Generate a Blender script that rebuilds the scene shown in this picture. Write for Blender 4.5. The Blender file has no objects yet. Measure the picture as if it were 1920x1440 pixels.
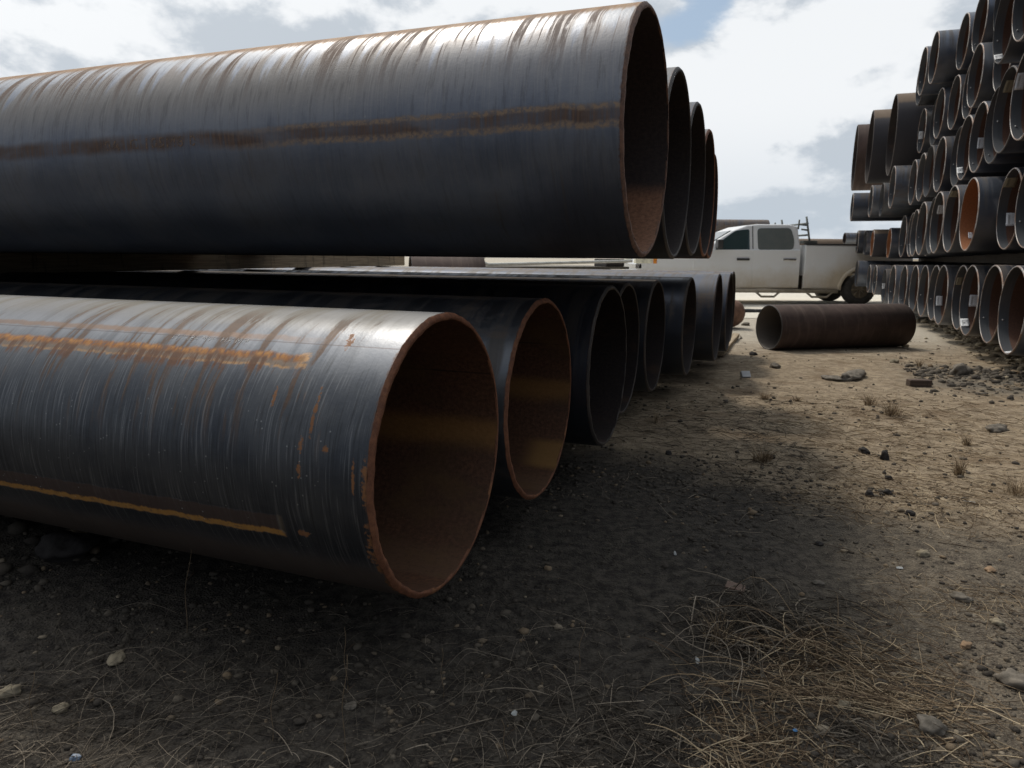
import bpy, bmesh, math, random
import numpy as np
from mathutils import Vector, Matrix
R = math.radians
rnd = random.Random(7)
nr = np.random.RandomState(11)
sc = bpy.context.scene
COL = sc.collection

# ------------------------------------------------------------------ camera
H = 1.2
FPX = 1341.8                       # focal length in pixels of a 1920 wide picture
PITCH, ROLL = R(10.204), R(0.471)
fw = Vector((0, math.cos(PITCH), -math.sin(PITCH)))
rt0 = Vector((1, 0, 0)); up0 = rt0.cross(fw)
rt = rt0 * math.cos(ROLL) + up0 * math.sin(ROLL)
up = -rt0 * math.sin(ROLL) + up0 * math.cos(ROLL)
cam_d = bpy.data.cameras.new('camera'); cam = bpy.data.objects.new('camera', cam_d); COL.objects.link(cam)
cam.matrix_world = Matrix(((rt.x, up.x, -fw.x, 0), (rt.y, up.y, -fw.y, 0), (rt.z, up.z, -fw.z, H), (0, 0, 0, 1)))
cam_d.sensor_width = 36; cam_d.lens = FPX / 1920 * 36
cam_d.clip_start = 0.05; cam_d.clip_end = 6000
cam_d.dof.use_dof = True; cam_d.dof.focus_distance = 2.8; cam_d.dof.aperture_fstop = 6.5
sc.camera = cam
sc.render.resolution_x = 1024; sc.render.resolution_y = 768
sc.view_settings.view_transform = 'Standard'; sc.view_settings.look = 'None'
sc.view_settings.exposure = -0.35; sc.view_settings.gamma = 1

def ray(px, py):
    return (fw + rt * ((px - 960) / FPX) + up * ((720 - py) / FPX))
def on_ground(px, py, z=0.0):
    d = ray(px, py); k = (z - H) / d.z
    return Vector((d.x * k, d.y * k, z))
def at_y(px, py, y):
    d = ray(px, py); k = y / d.y
    return Vector((d.x * k, y, H + d.z * k))

# ------------------------------------------------------------------ sun and sky
SUN_AZ, SUN_EL = R(24), R(55)       # azimuth counted to the left of straight ahead (+Y)
SD = Vector((-math.sin(SUN_AZ) * math.cos(SUN_EL), math.cos(SUN_AZ) * math.cos(SUN_EL), math.sin(SUN_EL)))
sun_d = bpy.data.lights.new('sun', 'SUN'); sun = bpy.data.objects.new('sun', sun_d); COL.objects.link(sun)
sun_d.energy = 2.7; sun_d.angle = R(9); sun_d.color = (1.0, 0.93, 0.82)
sun.rotation_euler = SD.to_track_quat('Z', 'Y').to_euler()

class NT:
    """tiny helper for writing node trees"""
    def __init__(s, tree):
        s.t = tree; s.n = tree.nodes; s.l = tree.links; s.n.clear()
    def put(s, sock, v):
        if isinstance(v, bpy.types.NodeSocket): s.l.new(v, sock)
        elif isinstance(v, (tuple, list)):
            v = tuple(v)
            if sock.type == 'RGBA' and len(v) == 3: v = v + (1,)
            sock.default_value = v
        else: sock.default_value = v
    def node(s, typ, **kw):
        nd = s.n.new(typ)
        ins = kw.pop('ins', {})
        for k, v in kw.items(): setattr(nd, k, v)
        for k, v in ins.items(): s.put(nd.inputs[k], v)
        return nd
    def m(s, op, a, b=0.0, c=None, clamp=False):
        nd = s.node('ShaderNodeMath', operation=op, use_clamp=clamp); s.put(nd.inputs[0], a); s.put(nd.inputs[1], b)
        if c is not None: s.put(nd.inputs[2], c)
        return nd.outputs[0]
    def vm(s, op, a, b=(0, 0, 0), scale=None):
        nd = s.node('ShaderNodeVectorMath', operation=op); s.put(nd.inputs[0], a); s.put(nd.inputs[1], b)
        if scale is not None: s.put(nd.inputs['Scale'], scale)
        return nd.outputs['Value'] if op in ('DOT_PRODUCT', 'LENGTH') else nd.outputs[0]
    def noise(s, vec, scale, detail=4, rough=0.55, dist=0.0, w=None):
        nd = s.node('ShaderNodeTexNoise')
        if w is not None: nd.noise_dimensions = '4D'; s.put(nd.inputs['W'], w)
        s.put(nd.inputs['Vector'], vec); nd.inputs['Scale'].default_value = scale
        nd.inputs['Detail'].default_value = detail; nd.inputs['Roughness'].default_value = rough; nd.inputs['Distortion'].default_value = dist
        return nd.outputs['Fac']
    def vor(s, vec, scale, feature='F1', out='Distance', rand=1.0):
        nd = s.node('ShaderNodeTexVoronoi', feature=feature); s.put(nd.inputs['Vector'], vec); nd.inputs['Scale'].default_value = scale
        nd.inputs['Randomness'].default_value = rand
        return nd.outputs[out]
    def ramp(s, v, a, b, lo=0.0, hi=1.0, smooth=True):
        nd = s.node('ShaderNodeMapRange', interpolation_type='SMOOTHSTEP' if smooth else 'LINEAR', clamp=True)
        s.put(nd.inputs[0], v); s.put(nd.inputs[1], a); s.put(nd.inputs[2], b); s.put(nd.inputs[3], lo); s.put(nd.inputs[4], hi)
        return nd.outputs[0]
    def mix(s, f, a, b, kind='RGBA', blend='MIX'):
        nd = s.node('ShaderNodeMix', data_type=kind)
        if kind == 'RGBA': nd.blend_type = blend; i = (6, 7); o = 2
        else: i = (2, 3); o = 0
        s.put(nd.inputs[0], f); s.put(nd.inputs[i[0]], a); s.put(nd.inputs[i[1]], b)
        return nd.outputs[o]
    def sep(s, v): return s.node('ShaderNodeSeparateXYZ', ins={0: v}).outputs
    def comb(s, x, y, z=0.0): return s.node('ShaderNodeCombineXYZ', ins={0: x, 1: y, 2: z}).outputs[0]
    def bump(s, h, dist, strength=1.0, normal=None):
        nd = s.node('ShaderNodeBump', ins={'Height': h, 'Distance': dist, 'Strength': strength})
        if normal is not None: s.put(nd.inputs['Normal'], normal)
        return nd.outputs[0]
    def out(s, shader): s.node('ShaderNodeOutputMaterial', ins={0: shader})
    def bsdf(s, col, rough=0.6, metal=0.0, normal=None, spec=0.5, **kw):
        nd = s.node('ShaderNodeBsdfPrincipled', ins={'Base Color': col, 'Roughness': rough, 'Metallic': metal})
        nd.inputs['Specular IOR Level'].default_value = spec
        if normal is not None: s.put(nd.inputs['Normal'], normal)
        for k, v in kw.items(): s.put(nd.inputs[k], v)
        s.out(nd.outputs[0]); return nd

wd = bpy.data.worlds.new('World'); sc.world = wd; wd.use_nodes = True
w = NT(wd.node_tree)
gen = w.node('ShaderNodeTexCoord').outputs['Generated']
dirn = w.vm('NORMALIZE', gen)
sky = w.node('ShaderNodeTexSky', sky_type='NISHITA', sun_disc=False)
sky.sun_elevation = SUN_EL; sky.sun_rotation = -SUN_AZ; sky.air_density = 1.0; sky.dust_density = 1.5
def lobe(px, py, k, amp):
    d = ray(px, py).normalized()
    c = w.vm('DOT_PRODUCT', dirn, tuple(d))
    return w.m('MULTIPLY', w.m('EXPONENT', w.m('MULTIPLY', w.m('SUBTRACT', c, 1.0), k)), amp)
z = w.sep(dirn)[2]
# stretch the vertical a little and compress towards the horizon, as a cloud deck does
warp = w.vm('MULTIPLY', dirn, (1.0, 1.0, 1.75))
n1 = w.noise(w.vm('ADD', warp, (3.1, 0.4, 1.7)), 3.9, 9, 0.58, 0.12)
n2 = w.noise(w.vm('ADD', warp, (7.3, 2.2, 0.3)), 1.5, 4, 0.5, 0.1)
sunoff = tuple(SD * 0.045 + Vector((0, 0, 0.04)))
n1b = w.noise(w.vm('ADD', w.vm('ADD', warp, (3.1, 0.4, 1.7)), sunoff), 3.9, 9, 0.58, 0.12)
bias = w.m('ADD', lobe(1450, 130, 55, 0.20), lobe(30, 60, 60, 0.24))
for a in ((1350, 10, 700, -0.30), (1270, 60, 900, -0.16), (200, -30, 120, 0.1), (1560, 330, 50, -0.04), (1560, 60, 90, 0.1), (850, 20, 90, 0.10)):
    bias = w.m('ADD', bias, lobe(*a))
dens = w.m('ADD', w.m('ADD', w.m('MULTIPLY', n1, 1.0), w.m('MULTIPLY', n2, 0.45)), bias)
cover = w.ramp(dens, 0.50, 0.64)
edge = w.m('SUBTRACT', n1, n1b)
lit = w.m('ADD', w.m('MULTIPLY', edge, 7.5), w.m('MULTIPLY', w.m('SUBTRACT', dens, 0.72), 1.3))
lit = w.m('ADD', lit, lobe(30, 80, 40, 0.55)); lit = w.m('ADD', lit, lobe(1430, 150, 70, 0.55)); lit = w.m('ADD', lit, lobe(1500, 290, 260, -0.20))
lit = w.m('ADD', lit, lobe(620, 60, 60, -0.22))
lit = w.m('ADD', lit, lobe(1690, 120, 120, -0.15))
litc = w.ramp(lit, -0.42, 0.66)
cl = w.mix(litc, (6.9, 7.6, 8.4), (11.4, 11.7, 12.0))
blue = w.mix(0.55, w.vm('MULTIPLY', sky.outputs[0], (1.0, 1.0, 1.0)), (6.4, 8.2, 10.2))
skyc = w.mix(cover, blue, cl)
# pale air low down
hz = w.ramp(z, 0.20, 0.0)
skyc = w.mix(w.m('MULTIPLY', hz, 0.55), skyc, (6.6, 7.6, 8.6))
# sky glow set apart from the sun, strengthened for the pipe highlights; outside the frame
GD = Vector((-math.sin(R(60)) * math.cos(R(55)), math.cos(R(60)) * math.cos(R(55)), math.sin(R(55))))   # the brightest cloud, left of the sun
sdot = w.vm('DOT_PRODUCT', dirn, tuple(GD))
glow = w.m('ADD', w.m('MULTIPLY', w.m('EXPONENT', w.m('MULTIPLY', w.m('SUBTRACT', sdot, 1.0), 9.0)), 10.0),
           w.m('MULTIPLY', w.m('EXPONENT', w.m('MULTIPLY', w.m('SUBTRACT', sdot, 1.0), 60.0)), 38.0))
glowc = w.vm('SCALE', (1.0, 0.97, 0.92), (0, 0, 0), glow)
# unseen sky behind the viewer, darkened to hold light off flanks and foreground
back = w.ramp(w.sep(dirn)[1], 0.25, -0.35)
skyc = w.mix(w.m('MULTIPLY', back, w.ramp(z, 0.15, 0.9, 0.94, 0.55)), skyc, (1.7, 2.0, 2.5))
tot = w.vm('ADD', skyc, glowc)
# ground-side of the world (never seen past the terrain)
tot = w.mix(w.ramp(z, -0.002, -0.02), tot, (0.9, 0.8, 0.65))
bg = w.node('ShaderNodeBackground', ins={0: tot, 1: 0.1})
w.node('ShaderNodeOutputWorld', ins={0: bg.outputs[0]})

# ------------------------------------------------------------------ tagging helpers
def tag(o, label=None, cat=None, group=None, kind=None):
    for k, v in (('label', label), ('category', cat), ('group', group), ('kind', kind)):
        if v: o[k] = v
    return o
def empty(name, loc, label, cat, group=None):
    o = bpy.data.objects.new(name, None); o.empty_display_size = 0.2; COL.objects.link(o); o.location = loc
    return tag(o, label, cat, group)
def add(name, me, parent=None, mat=None):
    o = bpy.data.objects.new(name, me); COL.objects.link(o)
    if parent is not None: o.parent = parent
    if mat is not None:
        me.materials.clear(); me.materials.append(mat)
    return o
def mesh(name, V, F, smooth=False, uv=None):
    me = bpy.data.meshes.new(name); me.from_pydata([tuple(v) for v in V], [], F); me.update()
    if smooth: me.polygons.foreach_set('use_smooth', [True] * len(me.polygons))
    if uv is not None:
        l = me.uv_layers.new(name='UVMap'); vi = np.empty(len(me.loops), dtype=np.int32); me.loops.foreach_get('vertex_index', vi)
        l.data.foreach_set('uv', np.asarray(uv, dtype=np.float32)[vi].ravel())
    return me
def mesh_np(name, V, F, smooth=False):
    """fast path: V (n,3), F (m,k) arrays"""
    V = np.asarray(V, dtype=np.float32); F = np.asarray(F, dtype=np.int32); k = F.shape[1]
    me = bpy.data.meshes.new(name)
    me.vertices.add(len(V)); me.vertices.foreach_set('co', V.ravel())
    me.loops.add(F.size); me.loops.foreach_set('vertex_index', F.ravel())
    me.polygons.add(len(F)); me.polygons.foreach_set('loop_start', np.arange(0, F.size, k, dtype=np.int32))
    me.polygons.foreach_set('loop_total', np.full(len(F), k, dtype=np.int32))
    if smooth: me.polygons.foreach_set('use_smooth', np.ones(len(F), dtype=bool))
    me.update(calc_edges=True); me.validate(); return me
class MB:
    def __init__(s): s.bm = bmesh.new()
    def box(s, x0, x1, y0, y1, z0, z1, bev=0.0):
        r = bmesh.ops.create_cube(s.bm, size=1)
        for v in r['verts']: v.co = Vector(((x0 + x1) / 2 + v.co.x * (x1 - x0), (y0 + y1) / 2 + v.co.y * (y1 - y0), (z0 + z1) / 2 + v.co.z * (z1 - z0)))
        if bev: bmesh.ops.bevel(s.bm, geom=list({e for v in r['verts'] for e in v.link_edges}), offset=bev, segments=2, affect='EDGES', profile=0.6)
        return s
    def tube(s, pts, rad, n=10, cap=True):
        pts = [Vector(p) for p in pts]; rings = []
        for i, p in enumerate(pts):
            t = (pts[min(i + 1, len(pts) - 1)] - pts[max(i - 1, 0)]).normalized()
            a = t.cross(Vector((0, 0, 1)));  a = a.normalized() if a.length > 1e-3 else Vector((1, 0, 0)); b = t.cross(a)
            rr = rad[i] if isinstance(rad, (list, tuple)) else rad
            rings.append([s.bm.verts.new(p + rr * (math.cos(2 * math.pi * k / n) * a + math.sin(2 * math.pi * k / n) * b)) for k in range(n)])
        for A, B in zip(rings, rings[1:]):
            for k in range(n): s.bm.faces.new((A[k], A[(k + 1) % n], B[(k + 1) % n], B[k])).smooth = True
        if cap: s.bm.faces.new(rings[0]); s.bm.faces.new(rings[-1][::-1])
        return s
    def prism(s, poly, y0, y1, ytop=None, ztop=None, zbot=None, bev=0.0):
        """polygon in x,z extruded in y; inset in y towards the top if ytop is given"""
        def off(z): return 0 if ytop is None else ytop * max(0, min(1, (z - zbot) / (ztop - zbot)))
        A = [s.bm.verts.new((x, y0 + off(z), z)) for x, z in poly]; B = [s.bm.verts.new((x, y1 - off(z), z)) for x, z in poly]
        fs = [s.bm.faces.new(A), s.bm.faces.new(B[::-1])]
        n = len(poly)
        for k in range(n): fs.append(s.bm.faces.new((A[k], B[k], B[(k + 1) % n], A[(k + 1) % n])))
        bmesh.ops.recalc_face_normals(s.bm, faces=fs)
        if bev:
            es = {e for f in fs[:2] for e in f.edges}
            bmesh.ops.bevel(s.bm, geom=list(es), offset=bev, segments=3, affect='EDGES', profile=0.5)
        return s
    def build(s, name, mat, parent=None, loc=None, smooth=False):
        bmesh.ops.recalc_face_normals(s.bm, faces=s.bm.faces)
        me = bpy.data.meshes.new(name); s.bm.to_mesh(me); s.bm.free()
        if smooth: me.polygons.foreach_set('use_smooth', [True] * len(me.polygons))
        o = add(name, me, parent, mat)
        if loc is not None: o.location = loc
        return o

# ------------------------------------------------------------------ materials
def new_mat(name):
    m = bpy.data.materials.new(name); m.use_nodes = True
    return m, NT(m.node_tree)
def simple(name, col, rough=0.6, metal=0.0, var=0.25, scale=8.0, bump=0.0, spec=0.5):
    m, t = new_mat(name)
    co = t.node('ShaderNodeTexCoord').outputs['Object']
    n = t.noise(co, scale, 6, 0.6)
    c = t.mix(t.ramp(n, 0.3, 0.7), tuple(v * (1 - var) for v in col), tuple(min(1, v * (1 + var)) for v in col))
    nm = t.bump(n, bump) if bump else None
    t.bsdf(c, rough, metal, nm, spec); return m

def pipe_outer(name, kind):
    """weathered mill-scale steel; UV.x = metres from the cut end, UV.y = angle/360 above the side that faces the aisle"""
    m, t = new_mat(name)
    uv = t.node('ShaderNodeUVMap').outputs[0]
    rn = t.node('ShaderNodeObjectInfo').outputs['Random']
    s_, a_, _ = t.sep(uv)
    off = t.m('MULTIPLY', rn, 37.0)
    s2 = t.m('ADD', s_, off)
    ang = t.m('MULTIPLY', a_, 360.0)
    circ = t.m('MULTIPLY', a_, 2.7)                       # metres round the pipe
    # streak coordinates: fine along the pipe, long round it
    slant = t.m('ADD', s2, t.m('MULTIPLY', t.noise(t.comb(t.m('MULTIPLY', s2, 2.0), circ, 3.0), 1.0, 3), 0.10))
    str1 = t.noise(t.comb(t.m('MULTIPLY', slant, 16.0), t.m('MULTIPLY', circ, 0.9), 0), 1.0, 4, 0.6)
    str2 = t.noise(t.comb(t.m('MULTIPLY', slant, 70.0), t.m('MULTIPLY', circ, 2.2), 5), 1.0, 3, 0.6)
    str3 = t.noise(t.comb(t.m('MULTIPLY', slant, 42.0), t.m('MULTIPLY', circ, 5.0), 8), 1.0, 5, 0.7)
    str4 = t.noise(t.comb(t.m('MULTIPLY', slant, 150.0), t.m('MULTIPLY', circ, 4.0), 2), 1.0, 3, 0.65)
    blot = t.noise(t.comb(s2, circ, 9.0), 3.5, 7, 0.62)
    fine = t.noise(t.comb(s2, circ, 2.0), 55.0, 5, 0.65)
    spk = t.noise(t.comb(s2, circ, 6.0), 130.0, 2, 0.5)
    clean = t.mix(t.ramp(blot, 0.35, 0.65), (0.125, 0.145, 0.185), (0.165, 0.175, 0.20))
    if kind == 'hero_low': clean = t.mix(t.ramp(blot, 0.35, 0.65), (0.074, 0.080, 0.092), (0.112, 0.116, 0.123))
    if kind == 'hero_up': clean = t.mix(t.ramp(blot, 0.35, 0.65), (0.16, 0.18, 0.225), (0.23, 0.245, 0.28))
    if kind == 'hero_up': clean = t.mix(t.ramp(ang, 38, 52), clean, (0.27, 0.285, 0.315))  # sky reflection painted in: bare scale lightened towards the crown
    if kind == 'dark': clean = (0.085, 0.095, 0.12)
    if kind == 'mid': clean = t.mix(t.ramp(blot, 0.35, 0.65), (0.11, 0.125, 0.15), (0.15, 0.155, 0.165))
    film = t.mix(str2, (0.055, 0.046, 0.040), (0.115, 0.098, 0.082))
    def band(a0, a1, soft=4.0):                           # angular band mask in degrees
        return t.m('MULTIPLY', t.ramp(ang, a0 - soft, a0 + soft), t.ramp(ang, a1 + soft, a1 - soft))
    def sband(s0, s1, soft=0.01):
        return t.m('MULTIPLY', t.ramp(s_, s0 - soft, s0 + soft), t.ramp(s_, s1 + soft, s1 - soft))
    wob = t.m('MULTIPLY', t.m('SUBTRACT', t.noise(t.comb(t.m('MULTIPLY', s2, 14.0), circ, 1.0), 1.0, 6, 0.7), 0.5), 4.5)
    angw = t.m('ADD', ang, wob)
    def wband(a0, a1, soft=1.2):
        return t.m('MULTIPLY', t.ramp(angw, a0 - soft, a0 + soft), t.ramp(angw, a1 + soft, a1 - soft))
    rust_o = t.mix(str3, (0.17, 0.062, 0.022), (0.38, 0.165, 0.05))
    rust_d = t.mix(fine, (0.085, 0.040, 0.022), (0.17, 0.075, 0.035))
    col = clean; rough = t.m('ADD', 0.30, t.m('MULTIPLY', blot, 0.16)); metal = 0.78
    fm = 0.0
    if kind == 'hero_up':
        # film covers the flank; near the top it breaks into run-down streaks that leave bare scale between
        thr = t.ramp(ang, 20.0, 50.0, 0.33, 0.53, smooth=False)
        low = t.ramp(angw, 0.0, 26.0)
        strU = t.noise(t.comb(t.m('MULTIPLY', t.m('ADD', slant, t.m('MULTIPLY', circ, .06)), 15.0), t.m('MULTIPLY', circ, 0.45), 3), 1.0, 4, 0.55)
        film_m = t.m('MULTIPLY', t.ramp(t.m('SUBTRACT', t.m('ADD', t.m('MULTIPLY', strU, .84), t.m('MULTIPLY', str3, .16)), thr), -0.035, 0.045), low)
        nearend = t.ramp(s_, 0.45, 1.1, 0.55, 1.0)
        film_m = t.m('MULTIPLY', film_m, nearend)
        top = t.ramp(t.m('ADD', angw, t.m('MULTIPLY', str2, 14.0)), 62.0, 69.0)
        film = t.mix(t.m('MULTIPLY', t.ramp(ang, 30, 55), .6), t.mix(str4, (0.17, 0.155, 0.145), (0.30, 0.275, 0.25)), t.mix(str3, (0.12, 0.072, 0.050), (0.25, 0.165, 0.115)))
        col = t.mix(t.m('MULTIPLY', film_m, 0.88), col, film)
        scl = t.m('MULTIPLY', t.ramp(str4, .50, .64), t.ramp(ang, -70, 5, .25, .8))
        col = t.mix(t.m('MULTIPLY', scl, 0.3), col, (0.30, 0.29, 0.28))
        col = t.mix(t.m('MULTIPLY', t.ramp(str3, .50, .36), t.ramp(ang, -10, 20, .16, .32)), col, (0.045, 0.042, 0.045))
        mot = t.m('MULTIPLY', t.ramp(blot, .50, .66), t.ramp(ang, 8, -10))
        col = t.mix(t.m('MULTIPLY', mot, .22), col, (0.065, 0.048, 0.040))
        metal = t.m('MULTIPLY', t.m('SUBTRACT', 1.0, t.m('MULTIPLY', film_m, 0.62)), 0.8)
        rough = t.m('ADD', t.m('ADD', rough, 0.08), t.m('MULTIPLY', film_m, 0.06))
        col = t.mix(top, col, t.mix(t.ramp(str2, 0.3, 0.6), rust_o, (0.34, 0.22, 0.12)))
        thin = t.m('MULTIPLY', t.ramp(t.m('ADD', t.m('MULTIPLY', strU, .55), t.m('MULTIPLY', str2, .45)), 0.505, 0.56), t.m('MULTIPLY', t.ramp(ang, 16, 46), t.ramp(str3, 0.36, 0.52)))
        col = t.mix(t.m('MULTIPLY', thin, 0.68), col, t.mix(str4, (0.10, 0.055, 0.036), (0.22, 0.13, 0.085)))
        # the long water line at mid height
        angw = t.m('ADD', angw, t.m('MULTIPLY', t.m('SUBTRACT', t.noise(t.comb(t.m('MULTIPLY', s2, 1.6), 0.0, 7.0), 1.0, 3), 0.5), 7.0))
        def wband(a0, a1, soft=1.2): return t.m('MULTIPLY', t.ramp(angw, a0 - soft, a0 + soft), t.ramp(angw, a1 + soft, a1 - soft))
        b1 = t.m('MULTIPLY', wband(-3.6, 4.0, 2.2), 1.0)
        b1 = t.m('MULTIPLY', t.m('MULTIPLY', b1, t.ramp(t.noise(t.comb(t.m('MULTIPLY', s2, 3.0), t.m('MULTIPLY', circ, 6.0), 2.0), 1.0, 4), .36, .56, .35, .9)), t.ramp(t.m('ADD', t.m('MULTIPLY', blot, .5), t.m('MULTIPLY', str2, .5)), 0.36, 0.56, 0.25, 1.0))
        line_c = t.mix(t.ramp(str2, 0.35, 0.65), (0.060, 0.030, 0.020), (0.17, 0.095, 0.055))
        edge_ = t.m('ADD', wband(2.6, 4.8, 0.7), wband(-5.0, -2.2, 0.9), clamp=True)
        edge_ = t.m('MULTIPLY', edge_, t.m('MULTIPLY', sband(-1, 1.35, 0.35), t.ramp(fine, .38, .60, .1, .85)))
        col = t.mix(b1, col, line_c)
        col = t.mix(edge_, col, (0.34, 0.235, 0.15))
        runs = t.m('MULTIPLY', t.ramp(str1, 0.60, 0.68), t.m('MULTIPLY', t.ramp(ang, -3, -8), t.ramp(ang, -80, -20)))
        col = t.mix(t.m('MULTIPLY', runs, 0.5), col, (0.20, 0.15, 0.11))
        mm = t.m('ADD', t.m('ADD', top, b1, clamp=True), t.m('ADD', edge_, thin, clamp=True), clamp=True)
        fm = mm
        speck = t.m('MULTIPLY', t.ramp(t.vor(t.comb(s2, circ, 0), 9.0), 0.05, 0.02), 0.35)
        col = t.mix(speck, col, (0.4, 0.38, 0.34))
    elif kind == 'hero_low':
        # pale dust on the crown
        dust = t.m('MULTIPLY', t.ramp(ang, 60, 76), t.ramp(str1, 0.25, 0.6, 0.55, 0.95))
        col = t.mix(t.m('MULTIPLY', dust, 0.7), col, t.mix(blot, (0.15, 0.135, 0.105), (0.24, 0.21, 0.16)))
        # thin dark run-down streaks on the shoulder
        slash = t.m('MULTIPLY', t.ramp(t.m('ADD', t.m('MULTIPLY', str1, .6), t.m('MULTIPLY', str3, .4)), 0.52, 0.57), t.m('MULTIPLY', t.ramp(ang, 4, 34), t.ramp(ang, 84, 66)))
        slash = t.m('MULTIPLY', slash, t.ramp(str3, 0.34, 0.55))
        shd = t.m('MULTIPLY', t.ramp(ang, 34, 56), t.ramp(str1, 0.62, 0.40))
        col = t.mix(t.m('MULTIPLY', shd, 0.55), col, t.mix(blot, (0.17, 0.18, 0.20), (0.26, 0.265, 0.28)))
        col = t.mix(t.m('MULTIPLY', slash, 0.9), col, t.mix(fine, (0.065, 0.04, 0.03), (0.17, 0.10, 0.06)))
        # fine vertical scratches on the flank
        scr = t.m('MULTIPLY', t.ramp(str4, 0.54, 0.66), band(-40, 40, 8))
        col = t.mix(t.m('MULTIPLY', scr, 0.35), col, (0.36, 0.36, 0.36))
        scd = t.m('MULTIPLY', t.ramp(str4, 0.46, 0.36), band(-60, 50, 8))
        col = t.mix(t.m('MULTIPLY', scd, 0.5), col, (0.05, 0.05, 0.05))
        # seam rust along the shoulder
        seam = t.m('MULTIPLY', wband(55.5, 58.5, 0.8), t.m('MULTIPLY', sband(0.33, 20, 0.25), t.ramp(blot, 0.30, 0.52)))
        col = t.mix(t.m('MULTIPLY', seam, 0.75), col, t.mix(fine, (0.10, 0.055, 0.035), (0.24, 0.15, 0.09)))
        hair = t.m('MULTIPLY', band(54.6, 55.0, 0.25), 0.7)
        col = t.mix(hair, col, (0.06, 0.04, 0.035))
        # the long label-shaped rust patch
        up_ = t.m('MULTIPLY', wband(46.0, 48.9, 1.1), sband(0.285, 30, 0.008))
        mid_ = t.m('MULTIPLY', wband(43.6, 46.8, 0.6), sband(0.30, 1.75, 0.05))
        lo_ = t.m('MULTIPLY', wband(42.6, 43.8, 0.4), sband(0.29, 1.5, 0.05))
        endc = t.m('MULTIPLY', wband(42.8, 50.0, 0.8), sband(0.268, 0.30, 0.006))
        drip = t.m('MULTIPLY', t.m('MULTIPLY', t.ramp(t.m('ADD', t.m('MULTIPLY', str1, .45), t.m('MULTIPLY', str3, .55)), 0.48, 0.53), wband(40.0, 47.0, 1.5)), sband(0.30, 1.8, 0.05))
        col = t.mix(t.m('MULTIPLY', mid_, 0.75), col, t.mix(str3, (0.13, 0.085, 0.055), (0.30, 0.22, 0.15)))
        col = t.mix(t.m('MULTIPLY', up_, t.ramp(t.m('ADD', t.m('MULTIPLY', fine, .5), t.m('MULTIPLY', str3, .5)), 0.38, 0.52, 0.25, 1.0)), col, t.mix(t.ramp(str3, .35, .65), (0.22, 0.07, 0.018), (0.52, 0.24, 0.06)))
        col = t.mix(t.m('MULTIPLY', t.m('MULTIPLY', t.m('ADD', lo_, endc, clamp=True), t.ramp(fine, .36, .56, .15, 1)), 0.8), col, (0.34, 0.20, 0.09))
        col = t.mix(t.m('MULTIPLY', drip, 0.9), col, rust_d)
        # lower band: brown strip with an orange lower lip
        lb = t.m('MULTIPLY', wband(-20.5, -13.0, 0.5), sband(0.30, 30, 0.01))
        lip = t.m('MULTIPLY', wband(-22.0, -19.4, 0.5), sband(0.29, 30, 0.008))
        lend = t.m('MULTIPLY', wband(-20.0, -12.5, 0.6), sband(0.285, 0.30, 0.006))
        col = t.mix(t.m('MULTIPLY', lb, 0.8), col, t.mix(fine, (0.045, 0.024, 0.016), (0.085, 0.045, 0.026)))
        col = t.mix(t.m('MULTIPLY', t.m('MULTIPLY', lip, t.ramp(fine, .30, .48, .3, 1)), 0.95), col, t.mix(str3, (0.34, 0.14, 0.03), (0.60, 0.33, 0.09)))
        col = t.mix(t.m('MULTIPLY', lend, 0.6), col, (0.3, 0.25, 0.18))
        # brown earth film low on the belly
        bel = t.m('MULTIPLY', t.ramp(angw, -24, -36), 0.8)
        col = t.mix(bel, col, t.mix(str1, (0.060, 0.042, 0.032), (0.11, 0.080, 0.060)))
        # rust sores near the end
        def sore(s0, a0, rs, ra):
            dx = t.m('DIVIDE', t.m('SUBTRACT', s_, s0), rs); da = t.m('DIVIDE', t.m('SUBTRACT', ang, a0), ra)
            d = t.m('ADD', t.m('MULTIPLY', dx, dx), t.m('MULTIPLY', da, da))
            return t.ramp(t.m('ADD', d, t.m('MULTIPLY', t.m('SUBTRACT', fine, 0.5), 7.0)), 1.1, 0.3)
        so = 0.0
        for a in ((0.185, 60, 0.012, 2.4), (0.175, 56, 0.010, 3.2), (0.33, 30, 0.006, 4.5), (0.215, 15, 0.008, 3.2), (0.215, 6, 0.007, 2.8), (0.135, 14, 0.012, 1.4), (0.225, -19, 0.018, 1.6), (0.05, 4, 0.005, 7), (0.012, 5, 0.014, 9), (0.0, -22, 0.03, 13), (0.0, -45, 0.022, 10), (1.42, 8, 0.04, 7), (0.19, 26, 0.006, 9)):
            so = t.m('ADD', so, sore(*a), clamp=True) if not isinstance(so, float) else sore(*a)
        col = t.mix(t.m('MULTIPLY', so, 0.85), col, rust_o)
        speck = t.m('MULTIPLY', t.ramp(t.vor(t.comb(s2, circ, 0), 34.0), 0.11, 0.05), t.m('MULTIPLY', band(-30, 26, 10), t.ramp(blot, 0.40, 0.55)))
        col = t.mix(t.m('MULTIPLY', speck, 0.55), col, (0.5, 0.5, 0.48))
        fm = t.m('ADD', t.m('ADD', t.m('MULTIPLY', slash, 0.7), t.m('ADD', up_, t.m('ADD', lb, lip), clamp=True), clamp=True), t.m('ADD', t.m('ADD', so, bel, clamp=True), t.m('ADD', dust, t.m('MULTIPLY', mid_, 0.5)), clamp=True), clamp=True)
    elif kind in ('brown', 'old'):
        base = (0.090, 0.060, 0.051) if kind == 'brown' else (0.13, 0.078, 0.06)
        col = t.mix(t.ramp(blot, 0.3, 0.7), base, tuple(v * 0.62 for v in base))
        col = t.mix(t.m('MULTIPLY', t.ramp(str1, 0.5, 0.7), 0.3), col, (0.20, 0.15, 0.12))
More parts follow.
